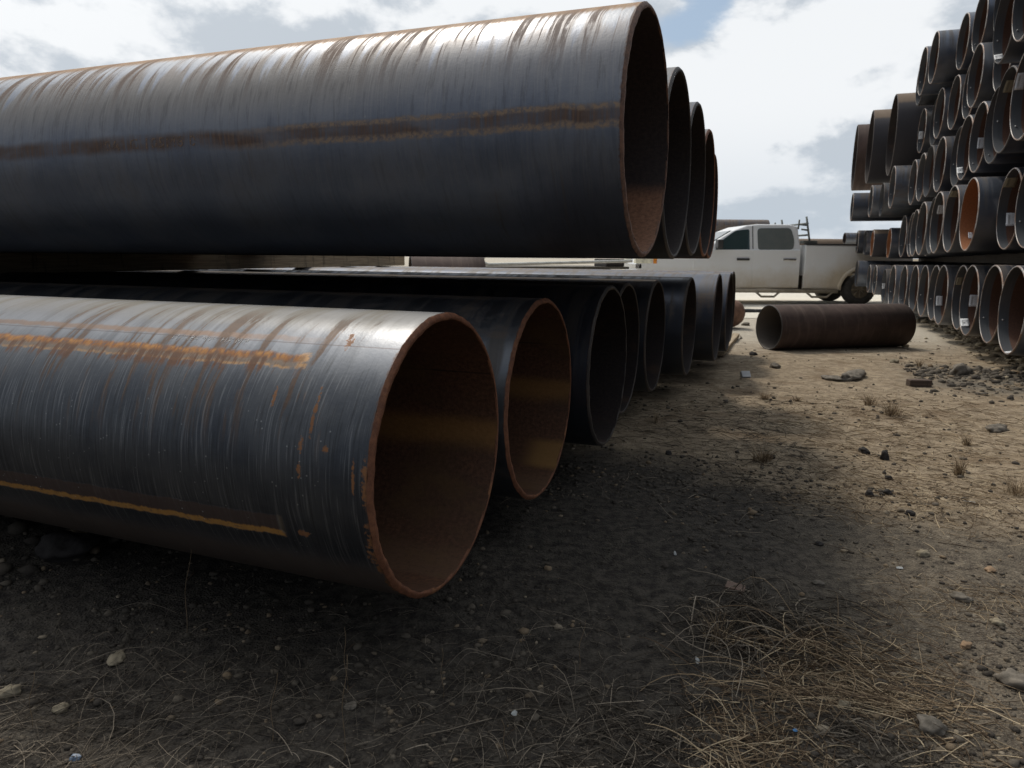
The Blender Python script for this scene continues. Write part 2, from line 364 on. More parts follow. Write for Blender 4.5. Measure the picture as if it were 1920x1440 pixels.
        if kind == 'old':
            upper = t.ramp(angw, 38.0, 46.0)
            col = t.mix(upper, (0.05, 0.048, 0.055), t.mix(blot, (0.12, 0.085, 0.06), (0.20, 0.15, 0.11)))
        fm = 0.92; rough = 0.55
    else:
        low = t.ramp(angw, -5.0, 25.0, 0.15, 1.0)
        film_m = t.m('MULTIPLY', t.m('MULTIPLY', t.ramp(str1, 0.42, 0.62), low), 0.75)
        col = t.mix(film_m, col, film)
        pat = t.m('MULTIPLY', t.ramp(t.noise(t.comb(t.m('MULTIPLY', s2, 0.7), t.m('MULTIPLY', circ, 1.6), 4.0), 2.0, 6, 0.7), 0.56, 0.68), 0.6)
        col = t.mix(pat, col, t.mix(fine, (0.08, 0.055, 0.04), (0.15, 0.11, 0.08)))
        top = t.m('MULTIPLY', t.ramp(angw, 76, 84), t.ramp(blot, 0.35, 0.6, 0.3, 0.9))
        col = t.mix(t.m('MULTIPLY', top, 0.6), col, (0.20, 0.14, 0.09))
        fm = t.m('ADD', t.m('MULTIPLY', film_m, 0.8), t.m('ADD', pat, top, clamp=True), clamp=True)
    nearr = t.m('MULTIPLY', t.ramp(t.m('ADD', s_, t.m('MULTIPLY', t.m('SUBTRACT', fine, 0.5), 0.03)), 0.016, 0.004), 0.9)
    col = t.mix(nearr, col, rust_d)
    metal = t.m('MULTIPLY', metal, t.m('SUBTRACT', 1.0, fm)) ; metal = t.m('MULTIPLY', metal, t.m('SUBTRACT', 1.0, nearr))
    rough = t.m('ADD', rough, t.m('MULTIPLY', fm, 0.28))
    rough = t.m('ADD', rough, t.m('MULTIPLY', t.m('SUBTRACT', fine, 0.5), 0.15), clamp=True)
    hgt = t.m('ADD', t.m('MULTIPLY', fine, 0.5), t.m('ADD', t.m('MULTIPLY', spk, 0.25), t.m('MULTIPLY', str2, 0.4)))
    nm = t.bump(hgt, 0.0014, 0.55)
    t.bsdf(col, rough, metal, nm, 0.35)
    return m

def pipe_inner(name, kind):
    m, t = new_mat(name)
    uv = t.node('ShaderNodeUVMap').outputs[0]; s_, a_, _ = t.sep(uv)
    rn = t.node('ShaderNodeObjectInfo').outputs['Random']
    s2 = t.m('ADD', s_, t.m('MULTIPLY', rn, 31.0)); circ = t.m('MULTIPLY', a_, 2.7); ang = t.m('MULTIPLY', a_, 360.0)
    fine = t.noise(t.comb(s2, circ, 2.0), 60.0, 6, 0.7)
    blot = t.noise(t.comb(t.m('MULTIPLY', s2, 0.6), circ, 4.0), 4.0, 6, 0.6)
    strk = t.noise(t.comb(t.m('MULTIPLY', s2, 60.0), t.m('MULTIPLY', circ, 3.0), 5), 1.0, 3, 0.6)
    if kind in ('rusty', 'front'):
        c = t.mix(t.ramp(fine, 0.3, 0.7), (0.075, 0.036, 0.021), (0.165, 0.080, 0.045))
        c = t.mix(t.m('MULTIPLY', t.ramp(blot, .42, .60), .4), c, (0.055, 0.034, 0.026))
        seam = t.m('MULTIPLY', t.ramp(ang, 151.2, 151.6), t.ramp(ang, 152.6, 152.2)); c = t.mix(t.m('MULTIPLY', seam, .7), c, (0.03, 0.018, 0.013))
        dirt = t.m('MULTIPLY', t.ramp(t.m('ADD', ang, t.m('MULTIPLY', blot, 26.0)), 256, 270), t.ramp(fine, .3, .5, .5, 1)); c = t.mix(t.m('MULTIPLY', dirt, .6), c, (0.15, 0.085, 0.05))
        c = t.mix(t.m('MULTIPLY', t.ramp(blot, 0.5, 0.7), 0.6), c, (0.15, 0.085, 0.035))
        # reflected glow painted as an ochre stripe on the far wall
        wob = t.m('MULTIPLY', t.m('SUBTRACT', blot, 0.5), 10.0)
        aw = t.m('ADD', ang, wob)
        st = t.m('MULTIPLY', t.ramp(aw, 174, 182), t.ramp(aw, 197, 186))
        c = t.mix(t.m('MULTIPLY', st, 0.7), c, t.mix(fine, (0.24, 0.115, 0.035), (0.42, 0.22, 0.07)))
        st2 = t.m('MULTIPLY', t.m('MULTIPLY', t.ramp(aw, 216, 222), t.ramp(aw, 246, 238)), t.ramp(t.m('ADD', s_, t.m('MULTIPLY', fine, .1)), 0.26, 0.14))  # warm glow low on the wall by the mouth, painted in
        c = t.mix(t.m('MULTIPLY', st2, 0.6 if kind == 'rusty' else 0.0), c, (0.40, 0.22, 0.07))
        rough = 0.6; metal = 0.0
    elif kind == 'low_glow':
        c = t.mix(t.ramp(fine, 0.3, 0.7), (0.030, 0.022, 0.022), (0.055, 0.038, 0.034))
        lo = t.ramp(t.m('ADD', ang, t.m('MULTIPLY', blot, 8.0)), 200, 214)  # daylight on the lower inside wall, painted as a coppery tone
        c = t.mix(lo, c, t.mix(t.ramp(fine, 0.3, 0.7), (0.20, 0.095, 0.055), (0.38, 0.19, 0.11)))
        rough = 0.6; metal = 0.0
    elif kind == 'orange':
        c = t.mix(t.ramp(fine, 0.3, 0.7), (0.20, 0.075, 0.030), (0.32, 0.13, 0.055)); rough = 0.55; metal = 0.0
    elif kind == 'banded':
        c = t.mix(t.ramp(fine, 0.3, 0.7), (0.060, 0.030, 0.021), (0.11, 0.052, 0.033))
        bm_ = t.ramp(t.m('ADD', s_, t.m('MULTIPLY', t.m('SUBTRACT', blot, 0.5), 0.01)), 0.098, 0.090)
        c = t.mix(bm_, c, t.mix(strk, (0.07, 0.077, 0.088), (0.125, 0.133, 0.145)))
        rough = t.m('SUBTRACT', 0.62, t.m('MULTIPLY', bm_, 0.2)); metal = t.m('MULTIPLY', bm_, 0.4)
    elif kind == 'grey':
        c = t.mix(t.ramp(fine, 0.3, 0.7), (0.10, 0.085, 0.075), (0.17, 0.15, 0.13)); rough = 0.7; metal = 0.0
    else:
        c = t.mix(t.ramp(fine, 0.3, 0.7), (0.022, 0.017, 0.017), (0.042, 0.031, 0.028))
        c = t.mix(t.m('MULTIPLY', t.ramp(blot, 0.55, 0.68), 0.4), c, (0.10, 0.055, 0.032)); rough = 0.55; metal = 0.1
    t.bsdf(c, rough, metal, t.bump(t.m('ADD', fine, t.m('MULTIPLY', strk, 0.4)), 0.002, 0.6), 0.4)
    return m
def rim_mat(name, kind):
    m, t = new_mat(name)
    co = t.node('ShaderNodeTexCoord').outputs['Object']
    f = t.noise(co, 40.0, 6, 0.7); g = t.noise(co, 5.0, 4, 0.6)
    if kind == 'rust':
        c = t.mix(t.ramp(f, 0.3, 0.7), (0.12, 0.045, 0.022), (0.24, 0.095, 0.045)); c = t.mix(t.m('MULTIPLY', t.ramp(g, 0.55, 0.7), 0.5), c, (0.38, 0.18, 0.07)); r = 0.7; me = 0.0; b = 0.004
    elif kind == 'umber':
        c = t.mix(t.ramp(f, 0.35, 0.65), (0.085, 0.045, 0.032), (0.19, 0.095, 0.06)); r = 0.7; me = 0.0; b = 0.003
    elif kind == 'dull':
        c = t.mix(t.ramp(g, 0.35, 0.65), (0.030, 0.026, 0.025), (0.062, 0.050, 0.043)); r = 0.6; me = 0.2; b = 0.002
    else:
        c = t.mix(t.ramp(g, 0.40, 0.60), (0.32, 0.30, 0.285), (0.20, 0.125, 0.085)); c = t.mix(t.m('MULTIPLY', t.ramp(f, 0.55, 0.7), 0.5), c, (0.2, 0.11, 0.06)); r = 0.45; me = 0.3; b = 0.001
    t.bsdf(c, r, me, t.bump(f, b, 0.7)); return m
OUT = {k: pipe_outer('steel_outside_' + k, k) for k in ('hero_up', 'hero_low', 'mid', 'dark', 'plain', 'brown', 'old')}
INN = {k: pipe_inner('steel_inside_' + k, k) for k in ('rusty', 'orange', 'banded', 'grey', 'dull', 'low_glow', 'front')}
RIM = {k: rim_mat('cut_steel_' + k, k) for k in ('rust', 'dull', 'bright', 'umber')}

# ------------------------------------------------------------------ pipes
PIPE_CACHE = {}
def pipe_meshes(rad, length, side, thick, om, im, rm, n=112, detail=False):
    key = (round(rad, 4), length, side, thick, om, im, rm, n, detail)
    if key in PIPE_CACHE: return PIPE_CACHE[key]
    th = [(-90 + 360 * k / n) for k in range(n + 1)]
    so = [q for q in (0.009, 0.03, 0.1, 0.3, 1, 3, 6) if q < length * .9] + [length]
    V = []; UV = []; F = []; MI = []
    def ringp(x, r):
        b = len(V)
        for a in th:
            V.append((x, side * r * math.cos(R(a)), r * math.sin(R(a)))); UV.append((x, a / 360))
        return b
    def strip(b0, b1, mi, flip):
        for k in range(n):
            f = (b0 + k, b0 + k + 1, b1 + k + 1, b1 + k)
            F.append(f[::-1] if flip else f); MI.append(mi)
    # face winding: outward for the outside
    fo = side > 0
    rs = [ringp(x, rad) for x in so]
    for a, b in zip(rs, rs[1:]): strip(a, b, 0, fo)
    si = [q for q in (0.0, 0.02, 0.08, 0.2, 0.5, 1.5, 4) if q < length * .9] + [length]
    ri = [ringp(x, rad - thick) for x in si]
    for a, b in zip(ri, ri[1:]): strip(a, b, 1, not fo)
    strip(rs[-1], ri[-1], 1, fo)
    me = mesh('pipe_shell', V, F, True, UV)
    me.materials.append(OUT[om]); me.materials.append(INN[im])
    me.polygons.foreach_set('material_index', MI)
    # cut, bevelled end ring
    V = []; UV = []; F = []; MI = []
    jag = (lambda a, i: (0.0011 * math.sin(a * 0.31 + i) + 0.0009 * math.sin(a * 0.83 + 2 * i)) if detail else 0)
    def ring2(x, r, i):
        b = len(V)
        for a in th:
            q = jag(a if a < 270 else -90, i); V.append((x + q * 0.5, side * (r + q) * math.cos(R(a)), (r + q) * math.sin(R(a)))); UV.append((x, a / 360))
        return b
    b0 = ring2(0.009, rad + 0.0004, 9); b1 = ring2(0.0, rad - thick * 0.45, 1); b2 = ring2(0.0, rad - thick, 2); b3 = ring2(0.006, rad - thick - 0.0004, 9)
    strip(b0, b1, 0, not fo); strip(b1, b2, 0, not fo); strip(b2, b3, 0, not fo)
    mr = mesh('cut_end', V, F, True, UV); mr.materials.append(RIM[rm])
    PIPE_CACHE[key] = (me, mr); return me, mr
def pipe(center, az, side, rad, length, thick, om, im, rm, label, group, name='steel_pipe', n=112, detail=False, cat='pipe', tilt=0.0):
    """center = centre of the visible end; the body runs along direction az"""
    e = empty(name, center, label, cat, group); e.rotation_euler = (0, -tilt, az)
    a, b = pipe_meshes(rad, length, side, thick, om, im, rm, n, detail)
    add('pipe_shell', a, e); add('cut_end', b, e)
    return e
def stencil(parent, text, s0, ang, hgt, rad, side, col, squeeze=1.0):
    """painted characters wrapped on the outside of a pipe; reads towards the cut end"""
    cu = bpy.data.curves.new('stencil_text', 'FONT'); cu.body = text; cu.size = hgt * 1.4; cu.space_character = 1.15; cu.resolution_u = 2
    ob = bpy.data.objects.new('stencil_text', cu); COL.objects.link(ob)
    dg = bpy.context.evaluated_depsgraph_get(); me = bpy.data.meshes.new_from_object(ob.evaluated_get(dg))
    bpy.data.objects.remove(ob); me.name = 'stencil_marking'
    for v in me.vertices:
        a = R(ang) + v.co.y / rad; v.co = Vector((s0 - v.co.x * squeeze, side * (rad + .0008) * math.cos(a), (rad + .0008) * math.sin(a)))
    m, t = new_mat('worn_marking'); co = t.node('ShaderNodeTexCoord').outputs['Object']; n = t.noise(co, 90, 5, .7)
    bs = t.bsdf(t.mix(n, tuple(v * .45 for v in col), col), .7); t.put(bs.inputs['Alpha'], t.ramp(n, .42, .56))
    return add('stencil_marking', me, parent, m)
AZ = R(-21.14); AX = Vector((math.cos(AZ), math.sin(AZ), 0)); PX = Vector((-math.sin(AZ), math.cos(AZ), 0))
def lw(along, perp, z=0.0):
    v = AX * along + PX * perp; return Vector((v.x, v.y, z))
ord_ = ['nearest', 'second', 'third', 'fourth', 'fifth', 'sixth', 'seventh', 'eighth', 'ninth', 'tenth', 'eleventh', 'twelfth', 'thirteenth', 'fourteenth', 'fifteenth', 'sixteenth', 'seventeenth', 'eighteenth', 'nineteenth', 'twentieth']

# left stack, lower layer (centre of the visible end in world metres)
LOW = [(-0.199, 2.116, .600, 'hero_low', 'front', 'rust', 'front steel pipe of the lower left layer, with orange rust bands and rusty rim'),
       (0.134, 3.009, .593, 'mid', 'rusty', 'rust', 'dark steel pipe with thin rusty rim and brown inside, second in the lower left layer'),
       (0.523, 3.798, .617, 'dark', 'dull', 'dull', 'black steel pipe with wide black mouth, third from camera in the lower left layer'),
       (0.746, 4.647, .602, 'dark', 'dull', 'dull', 'black pipe tucked back behind the third one, fourth from camera in the lower left layer'),
       (1.106, 5.490, .594, 'dark', 'dull', 'dull', 'black pipe, fifth from camera in the lower layer of the left stack'),
       (1.556, 6.268, .596, 'dark', 'dull', 'dull', 'blue-black pipe, sixth from camera in the lower layer of the left stack'),
       (2.028, 7.072, .609, 'dark', 'dull', 'dull', 'grey topped pipe catching the sky, seventh from camera in the lower left layer')]
for x, y, z_, om, im, rm, lb in LOW:
    e0 = pipe((x, y, z_), AZ + math.pi, 1, .43, 12, .020, om, im, rm, lb, 'lower layer of the left pipe stack', n=160 if y < 4 else 112, detail=y < 4)
    if om == 'hero_low': stencil(e0, '11 5484 MW  HX MM', .80, 52.6, .020, .43, 1, (.62, .60, .58))
for along, perp, lb in ((-0.62, 8.22, 'grey steel pipe, last but one at the far end of the lower left layer'),
                        (-0.66, 9.12, 'steel pipe with brownish rim, farthest in the lower layer of the left stack')):
    pipe(lw(along, perp, .60), AZ + math.pi, 1, .43, 12, .020, 'dark', 'dull', 'dull', lb, 'lower layer of the left pipe stack')
UPP = [(0.486, 2.690, 1.626, 'hero_up', 'low_glow', 'umber', 'huge steel pipe with streaked silvery top, front one of the upper left layer'),
       (0.775, 3.495, 1.618, 'mid', 'dull', 'dull', 'steel pipe just behind the big streaked one, second in the upper left layer'),
       (1.065, 4.310, 1.635, 'dark', 'dull', 'dull', 'dark steel pipe, third in the upper layer of the left stack'),
       (1.353, 5.134, 1.627, 'mid', 'dull', 'rust', 'steel pipe with thin brown rim, fourth from camera in the upper left layer'),
       (1.670, 6.178, 1.614, 'brown', 'dull', 'rust', 'reddish brown rimmed pipe, rearmost of the upper layer of the left stack')]
for x, y, z_, om, im, rm, lb in UPP:
    e0 = pipe((x, y, z_), AZ + math.pi, 1, .43, 12, .019, om, im, rm, lb, 'upper layer of the left pipe stack', n=160 if y < 4 else 112, detail=y < 3)
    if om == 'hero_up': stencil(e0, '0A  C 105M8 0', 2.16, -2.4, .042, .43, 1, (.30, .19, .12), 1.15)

# right stack -------------------------------------------------
AZR = R(-20)
RXd = Vector((math.cos(AZR), math.sin(AZR), 0)); RPd = Vector((-math.sin(AZR), math.cos(AZR), 0))
# row: (measured along, measured perp, perp it is placed at)   the end slides along the line of sight
ROWS = {
 'bottom': (0.712, [(1.99, 8.21, 8.21), (2.05, 9.29, 9.29), (2.02, 10.21, 10.21), (2.10, 11.15, 11.12), (2.01, 11.96, 12.0), (2.08, 12.96, 12.92), (2.05, 13.77, 13.8), (2.04, 14.71, 14.70), (1.99, 15.68, 15.68), (1.89, 16.48, 16.56), (1.99, 18.79, 17.35, .72, .614), (2.06, 21.69, 18.04, .66, .72), (1.96, 22.20, 18.69, .64, .73), (1.92, 26.08, 19.32, .62, .83)]),
 'second': (1.735, [(2.25, 9.13, 8.40), (2.11, 9.31, 9.31), (1.89, 10.08, 10.18), (1.85, 10.91, 11.06), (1.84, 11.85, 11.95), (1.96, 12.97, 12.85), (1.87, 13.38, 13.73), (2.15, 14.62, 14.62), (2.05, 15.40, 15.50), (2.03, 15.62, 16.38), (2.07, 17.11, 17.26), (1.91, 17.92, 18.02, .66, 1.53), (1.68, 19.05, 18.66, .62, 1.54), (1.75, 21.79, 19.26, .58, 1.56), (1.75, 24.52, 19.83, .56, 1.59)]),
 'third': (2.735, [(2.14, 9.39, 8.30), (1.94, 9.20, 9.20), (2.10, 10.36, 10.10), (2.04, 10.87, 10.98), (2.05, 11.69, 11.86), (2.17, 12.82, 12.75), (2.06, 13.57, 13.64), (2.04, 14.46, 14.53), (2.05, 15.31, 15.42), (2.04, 16.24, 16.32), (1.72, 16.53, 17.22), (1.95, 20.71, 18.01, .72, 2.46), (1.80, 21.92, 18.73, .72, 2.48), (1.58, 25.57, 19.42, .66, 2.40)]),
 'fourth': (3.82, [(1.98, 9.11, 9.11), (1.98, 9.89, 10.0), (2.40, 11.84, 11.6), (2.29, 12.89, 12.55), (2.41, 13.88, 13.48), (2.32, 14.54, 14.4), (2.24, 15.39, 15.3), (2.44, 17.17, 16.2), (2.24, 17.30, 17.10)]),
 'top': (4.77, [(2.53, 12.91, 12.5), (2.36, 13.40, 13.4), (2.34, 14.49, 14.4), (2.04, 15.24, 15.3), (2.02, 16.30, 16.25), (2.16, 17.61, 17.25)]),
}
STK = {  # (row, index): list of (what, depth, angle, w, h)
 ('bottom', 2): [('paper_label', .15, 183, .10, .15), ('torn_label', .05, 226, .085, .13)], ('bottom', 3): [('card_label', .05, 149, .07, .12)],
 ('bottom', 4): [('paper_label', .07, 195, .085, .15)], ('bottom', 10): [('paper_label', .04, 182, .06, .12)],
 ('second', 1): [('card_label', .06, 132, .11, .14), ('paper_label', .14, 193, .10, .15)], ('second', 3): [('card_label', .06, 124, .10, .13)],
 ('second', 4): [('paper_label', .10, 150, .08, .14)], ('second', 2): [('paper_label', .12, 215, .05, .09)],
 ('third', 0): [('paper_label', .05, 155, .08, .16)], ('third', 1): [('card_label', .09, 134, .10, .15)], ('third', 3): [('paper_label', .13, 182, .08, .14)],
 ('third', 4): [('torn_label', .04, 221, .07, .12)], ('fourth', 8): [('torn_label', .06, 184, .08, .16)], ('fourth', 1): [('torn_label', .04, 228, .09, .10)],
 ('bottom', 0): [('torn_label', .02, 268, .08, .08)],
}
LBLTXT = {'paper_label': 'white paper label inside', 'card_label': 'faded card label high inside', 'torn_label': 'torn white label inside'}
SPECIAL = {('second', 2): ('orange', 'plain', 'bright orange interior'), ('second', 11): ('orange', 'plain', 'orange interior'), ('second', 12): ('orange', 'old', 'orange interior'), ('bottom', 0): ('banded', 'plain', 'partly out of view')}
paper = {}
for nm, c in (('paper_label', (0.72, 0.74, 0.78)), ('card_label', (0.30, 0.27, 0.20)), ('torn_label', (0.78, 0.80, 0.82))):
    m, t = new_mat(nm); co = t.node('ShaderNodeTexCoord').outputs['UV']; u, v, _ = t.sep(co)
    n = t.noise(co, 3.0, 4)
    # barcode bars / typed lines down the sheet
    bars = t.m('MULTIPLY', t.ramp(t.noise(t.comb(0.0, t.m('MULTIPLY', v, 60.0), 0), 1.0, 1), 0.47, 0.53), t.m('MULTIPLY', t.ramp(u, 0.20, 0.22), t.ramp(u, 0.42, 0.40)))
    bars = t.m('MULTIPLY', bars, t.m('MULTIPLY', t.ramp(v, 0.15, 0.17), t.ramp(v, 0.85, 0.83)))
    txt = t.m('MULTIPLY', t.ramp(t.noise(t.comb(t.m('MULTIPLY', u, 7.0), t.m('MULTIPLY', v, 40.0), 4), 1.0, 1), 0.52, 0.58), t.m('MULTIPLY', t.ramp(u, 0.55, 0.57), t.ramp(u, 0.8, 0.78)))
    mk = t.m('ADD', bars, t.m('MULTIPLY', txt, 0.6), clamp=True)
    col = t.mix(t.m('MULTIPLY', mk, 0.75), t.mix(n, tuple(x * 0.85 for x in c), c), (0.05, 0.05, 0.05))
    t.bsdf(col, 0.6); paper[nm] = m
def sticker(kind, parent, rad, depth, ang, wd_, ht, side):
    """thin sheet bent to the inside wall; cols along the axis, rows round the wall"""
    nc, nrw = 5, 7; V = []; UV = []; F = []
    r0 = rad - .003; da = math.degrees(ht / r0)
    for i in range(nrw):
        for j in range(nc):
            u = j / (nc - 1); v = i / (nrw - 1); x = depth - wd_ / 2 + wd_ * u
            if x < 0.004: x = 0.004 + 0.002 * u
            if kind == 'torn_label':
                x += (0.18 * wd_ * (1 - abs(2 * v - 1)) if j == nc - 1 else 0); r = r0 - 0.012 * (u * abs(2 * v - 1)) ** 1.5
            else: r = r0 - 0.004 * u * v
            a = ang + (v - 0.5) * da
            V.append((x, side * r * math.cos(R(a)), r * math.sin(R(a)))); UV.append((u, v))
    for i in range(nrw - 1):
        for j in range(nc - 1):
            k = i * nc + j; F.append((k, k + 1, k + nc + 1, k + nc))
    me = mesh(kind, V, F, True, UV)
    o = add(kind, me, parent, paper[kind])
    md = o.modifiers.new('thick', 'SOLIDIFY'); md.thickness = 0.0006
    return o
studm = simple('stud_steel', (0.42, 0.42, 0.42), 0.35, 0.6)
bms = bmesh.new(); bmesh.ops.create_uvsphere(bms, u_segments=12, v_segments=8, radius=0.011)
for v in bms.verts: v.co.z *= 0.55
studme = bpy.data.meshes.new('stud'); bms.to_mesh(studme); bms.free(); studme.polygons.foreach_set('use_smooth', [True] * len(studme.polygons)); studme.materials.append(studm)
prx = random.Random(3)
for row, (zc, lst) in ROWS.items():
    for i, ent in enumerate(lst):
        al, pm, pp = ent[:3]
        k = pp / pm
        p0 = AX * al + PX * pm; p = p0 * k
        zz = zc - 0.010 * max(0, min(8, pp - 9))
        im, om, extra = SPECIAL.get((row, i), ('banded', None, ''))
        if om is None: om = prx.choice(['plain', 'plain', 'mid', 'dark'])
        if not extra:
            extra = LBLTXT[STK[(row, i)][0][0]] if (row, i) in STK else 'plain dark inside'
        lb = '%s pipe%s in %s row of right stack, %s' % (ord_[i], ' from camera' if i else ' at the right edge', row, extra)
        th = ent[3] / 2 if len(ent) > 3 else 0.43
        if len(ent) > 3: zz = ent[4]
        e = pipe((p.x, p.y, zz), AZR, -1, th, 12 if pp < 15 else 9, .015, om, im, 'bright' if prx.random() < .75 else 'dull', lb, row + ' row of the right pipe stack', n=96)
        for (kd, dp, an, ww, hh) in STK.get((row, i), []): sticker(kd, e, th - .015, dp, an, ww, hh, -1)
        if im == 'banded' and prx.random() < 0.75:
            an = prx.choice([-160, -147, -168, -135]) + prx.uniform(-6, 6)
            s = add('stud', studme, e); rr = th - .017
            s.location = (0.045, -rr * math.cos(R(an)), rr * math.sin(R(an))); s.rotation_euler = (R(90) - 0 if False else R(-(an + 90)) * -1, 0, 0)
BIG = [(1.51, 15.37, 'large dark pipe with tan top, nearest of the three biggest pipes beside the right stack'),
       (1.27, 16.84, 'large dark brown pipe, middle one of the three biggest pipes'),
       (1.11, 18.50, 'large rusty brown pipe, farthest of the three biggest pipes')]
for (al, pm, lb), oi in zip(BIG, ('old', 'old', 'brown')):
    p = (AX * al + PX * pm) * 1.2
    pipe((p.x, p.y, 3.87), R(-21.5), -1, .857, 9, .022, oi, 'dull', 'dull', lb, 'oversized pipes laid on the third row', n=128)

# ------------------------------------------------------------------ timbers
def wood_mat(name, c0, c1, sc_=1.0):
    m, t = new_mat(name); co = t.node('ShaderNodeTexCoord').outputs['Object']
    n = t.noise(t.vm('MULTIPLY', co, (3, 40, 60)), 1.0, 5, 0.6); st = t.noise(t.vm('MULTIPLY', co, (14, 2, 2)), 1.0, 5, 0.7)
    c = t.mix(t.ramp(n, .3, .7), c0, c1); c = t.mix(t.m('MULTIPLY', t.ramp(st, .55, .65), .7), c, tuple(v * .3 for v in c0))
    t.bsdf(c, 0.8, 0, t.bump(n, .004)); return m
WOOD = wood_mat('weathered_timber', (0.20, 0.15, 0.095), (0.36, 0.28, 0.18))
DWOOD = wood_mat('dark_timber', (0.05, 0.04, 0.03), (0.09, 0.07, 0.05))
def timber(p0, p1, wdt, h, label, name='timber_beam', group=None, seg=1.83, mat=None):
    p0 = Vector(p0); p1 = Vector(p1); d = p1 - p0; L = d.length
    mb = MB().box(0, L, -wdt / 2, wdt / 2, 0, h, 0.006)
    o = mb.build(name, mat or WOOD, None, p0); o.rotation_euler = (0, 0, math.atan2(d.y, d.x)); tag(o, label, 'timber', group); return o
G_T = 'timbers between the pipe layers'
timber(lw(-5.55, 2.0, 1.034), lw(-5.55, 9.62, 1.034), .16, .155, 'long weathered brown timber lying on the lower left pipes, seen in the gap', group=G_T)
timber(lw(-10.5, 1.9, 1.034), lw(-10.5, 9.5, 1.034), .16, .155, 'brown timber at the back of the gap between the left layers', group=G_T)
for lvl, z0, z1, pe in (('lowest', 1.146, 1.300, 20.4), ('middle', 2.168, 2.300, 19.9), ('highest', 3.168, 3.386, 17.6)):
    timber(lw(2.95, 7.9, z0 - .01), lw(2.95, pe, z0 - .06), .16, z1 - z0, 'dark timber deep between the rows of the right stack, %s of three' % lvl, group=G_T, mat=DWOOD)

# ------------------------------------------------------------------ ground
def vnoise(x, y, seed=0):
    xi = np.floor(x).astype(np.int64); yi = np.floor(y).astype(np.int64); xf = x - xi; yf = y - yi
    def hsh(a, b):
        n = (a * 374761393 + b * 668265263 + seed * 1442695041) & 0x7fffffff
        n = ((n ^ (n >> 13)) * 1274126177) & 0x7fffffff
        return ((n ^ (n >> 16)) & 0xffff) / 65535.0
    u = xf * xf * (3 - 2 * xf); v = yf * yf * (3 - 2 * yf)
    return (hsh(xi, yi) * (1 - u) + hsh(xi + 1, yi) * u) * (1 - v) + (hsh(xi, yi + 1) * (1 - u) + hsh(xi + 1, yi + 1) * u) * v
def fbm(x, y, s, o=4, seed=0):
    r = 0; a = 1; tt = 0
    for i in range(o): r = r + a * vnoise(x * s * 2 ** i + 17.3 * i, y * s * 2 ** i - 9.1 * i, seed + i); tt += a; a *= .5
    return r / tt
CA, SA = math.cos(AZ), math.sin(AZ)
def ss(x, a, b):
    t_ = np.clip((x - a) / (b - a), 0, 1); return t_ * t_ * (3 - 2 * t_)
def gz(x, y):
    x = np.asarray(x, float); y = np.asarray(y, float)
    al = x * CA + y * SA; pe = -x * SA + y * CA
    near = np.exp(-(x * x + y * y) / 900.0)
    z_ = (fbm(x, y, 0.55, 3, 5) - .5) * .07 * near + (fbm(x, y, 3.0, 3, 9) - .5) * .022 * near + (fbm(x, y, 14.0, 2, 3) - .5) * .009 * near
    lump = fbm(x, y, 5.0, 4, 21)
    # berms of rubble that carry the pipes
    m1 = np.exp(-((al + 3.35) / .55) ** 2) * ss(pe, 1.0, 1.7) * ss(pe, 10.6, 9.6)
    z_ = np.where(m1 > 0.01, np.maximum(z_, .175 * m1 * (0.75 + .45 * lump)), z_)
    m1 = np.exp(-((al + 9.5) / .55) ** 2) * ss(pe, 1.0, 1.7) * ss(pe, 10.6, 9.6)
    z_ = np.where(m1 > 0.01, np.maximum(z_, .17 * m1), z_)
    m2 = np.exp(-((al - 3.35 - .03 * (pe - 10)) / .62) ** 2) * ss(pe, 7.2, 8.2) * ss(pe, 28, 26)
    z_ = np.where(m2 > 0.01, np.maximum(z_, .30 * m2 * (0.6 + .6 * lump)), z_)
    m3 = np.exp(-((al - 9.5) / .7) ** 2) * ss(pe, 7.2, 8.2) * ss(pe, 28, 26)
    z_ = np.where(m3 > 0.01, np.maximum(z_, .27 * m3), z_)
    # low spill of grey rubble in front of the right stack
    m4 = np.exp(-((al - 2.0) / .7) ** 2 - ((pe - 8.3) / .5) ** 2)
    z_ = z_ + .07 * m4 * (0.4 + lump)
    return z_ * ss(y, 60, 30)
def axis(segs):
    out = [segs[0][0]]
    for a, b, st in segs:
        n_ = max(1, int(round((b - a) / st))); out += [a + (b - a) * (i + 1) / n_ for i in range(n_)]
    return np.array(out)
xs = axis([(-2500, -300, 220), (-300, -40, 20), (-40, -9, 1.5), (-9, -3, .25), (-3, 5, .032), (5, 9, .06), (9, 16, .2), (16, 40, 1.5), (40, 300, 20), (300, 2500, 220)])
ys = axis([(-60, -6, 6), (-6, 0, .5), (0, .8, .15), (.8, 5, .03), (5, 10, .06), (10, 20, .15), (20, 40, .8), (40, 300, 20), (300, 2500, 220)])
Xg, Yg = np.meshgrid(xs, ys); Zg = gz(Xg, Yg)
ny, nx = Xg.shape; idx = np.arange(nx * ny).reshape(ny, nx)
Fg = np.stack([idx[:-1, :-1], idx[:-1, 1:], idx[1:, 1:], idx[1:, :-1]], -1).reshape(-1, 4)
gme = mesh_np('ground', np.stack([Xg, Yg, Zg], -1).reshape(-1, 3), Fg, True)
m, t = new_mat('sand_and_gravel')
pos = t.node('ShaderNodeNewGeometry').outputs['Position']
px_, py_, pz_ = t.sep(pos)
big = t.noise(pos, 0.9, 6, 0.6, 0.3); med = t.noise(pos, 5.0, 7, 0.62); fin = t.noise(pos, 60.0, 6, 0.7); grit = t.vor(pos, 95.0); gritc = t.vor(pos, 95.0, out='Color'); peb = t.vor(pos, 38.0); pebc = t.vor(pos, 38.0, out='Color')
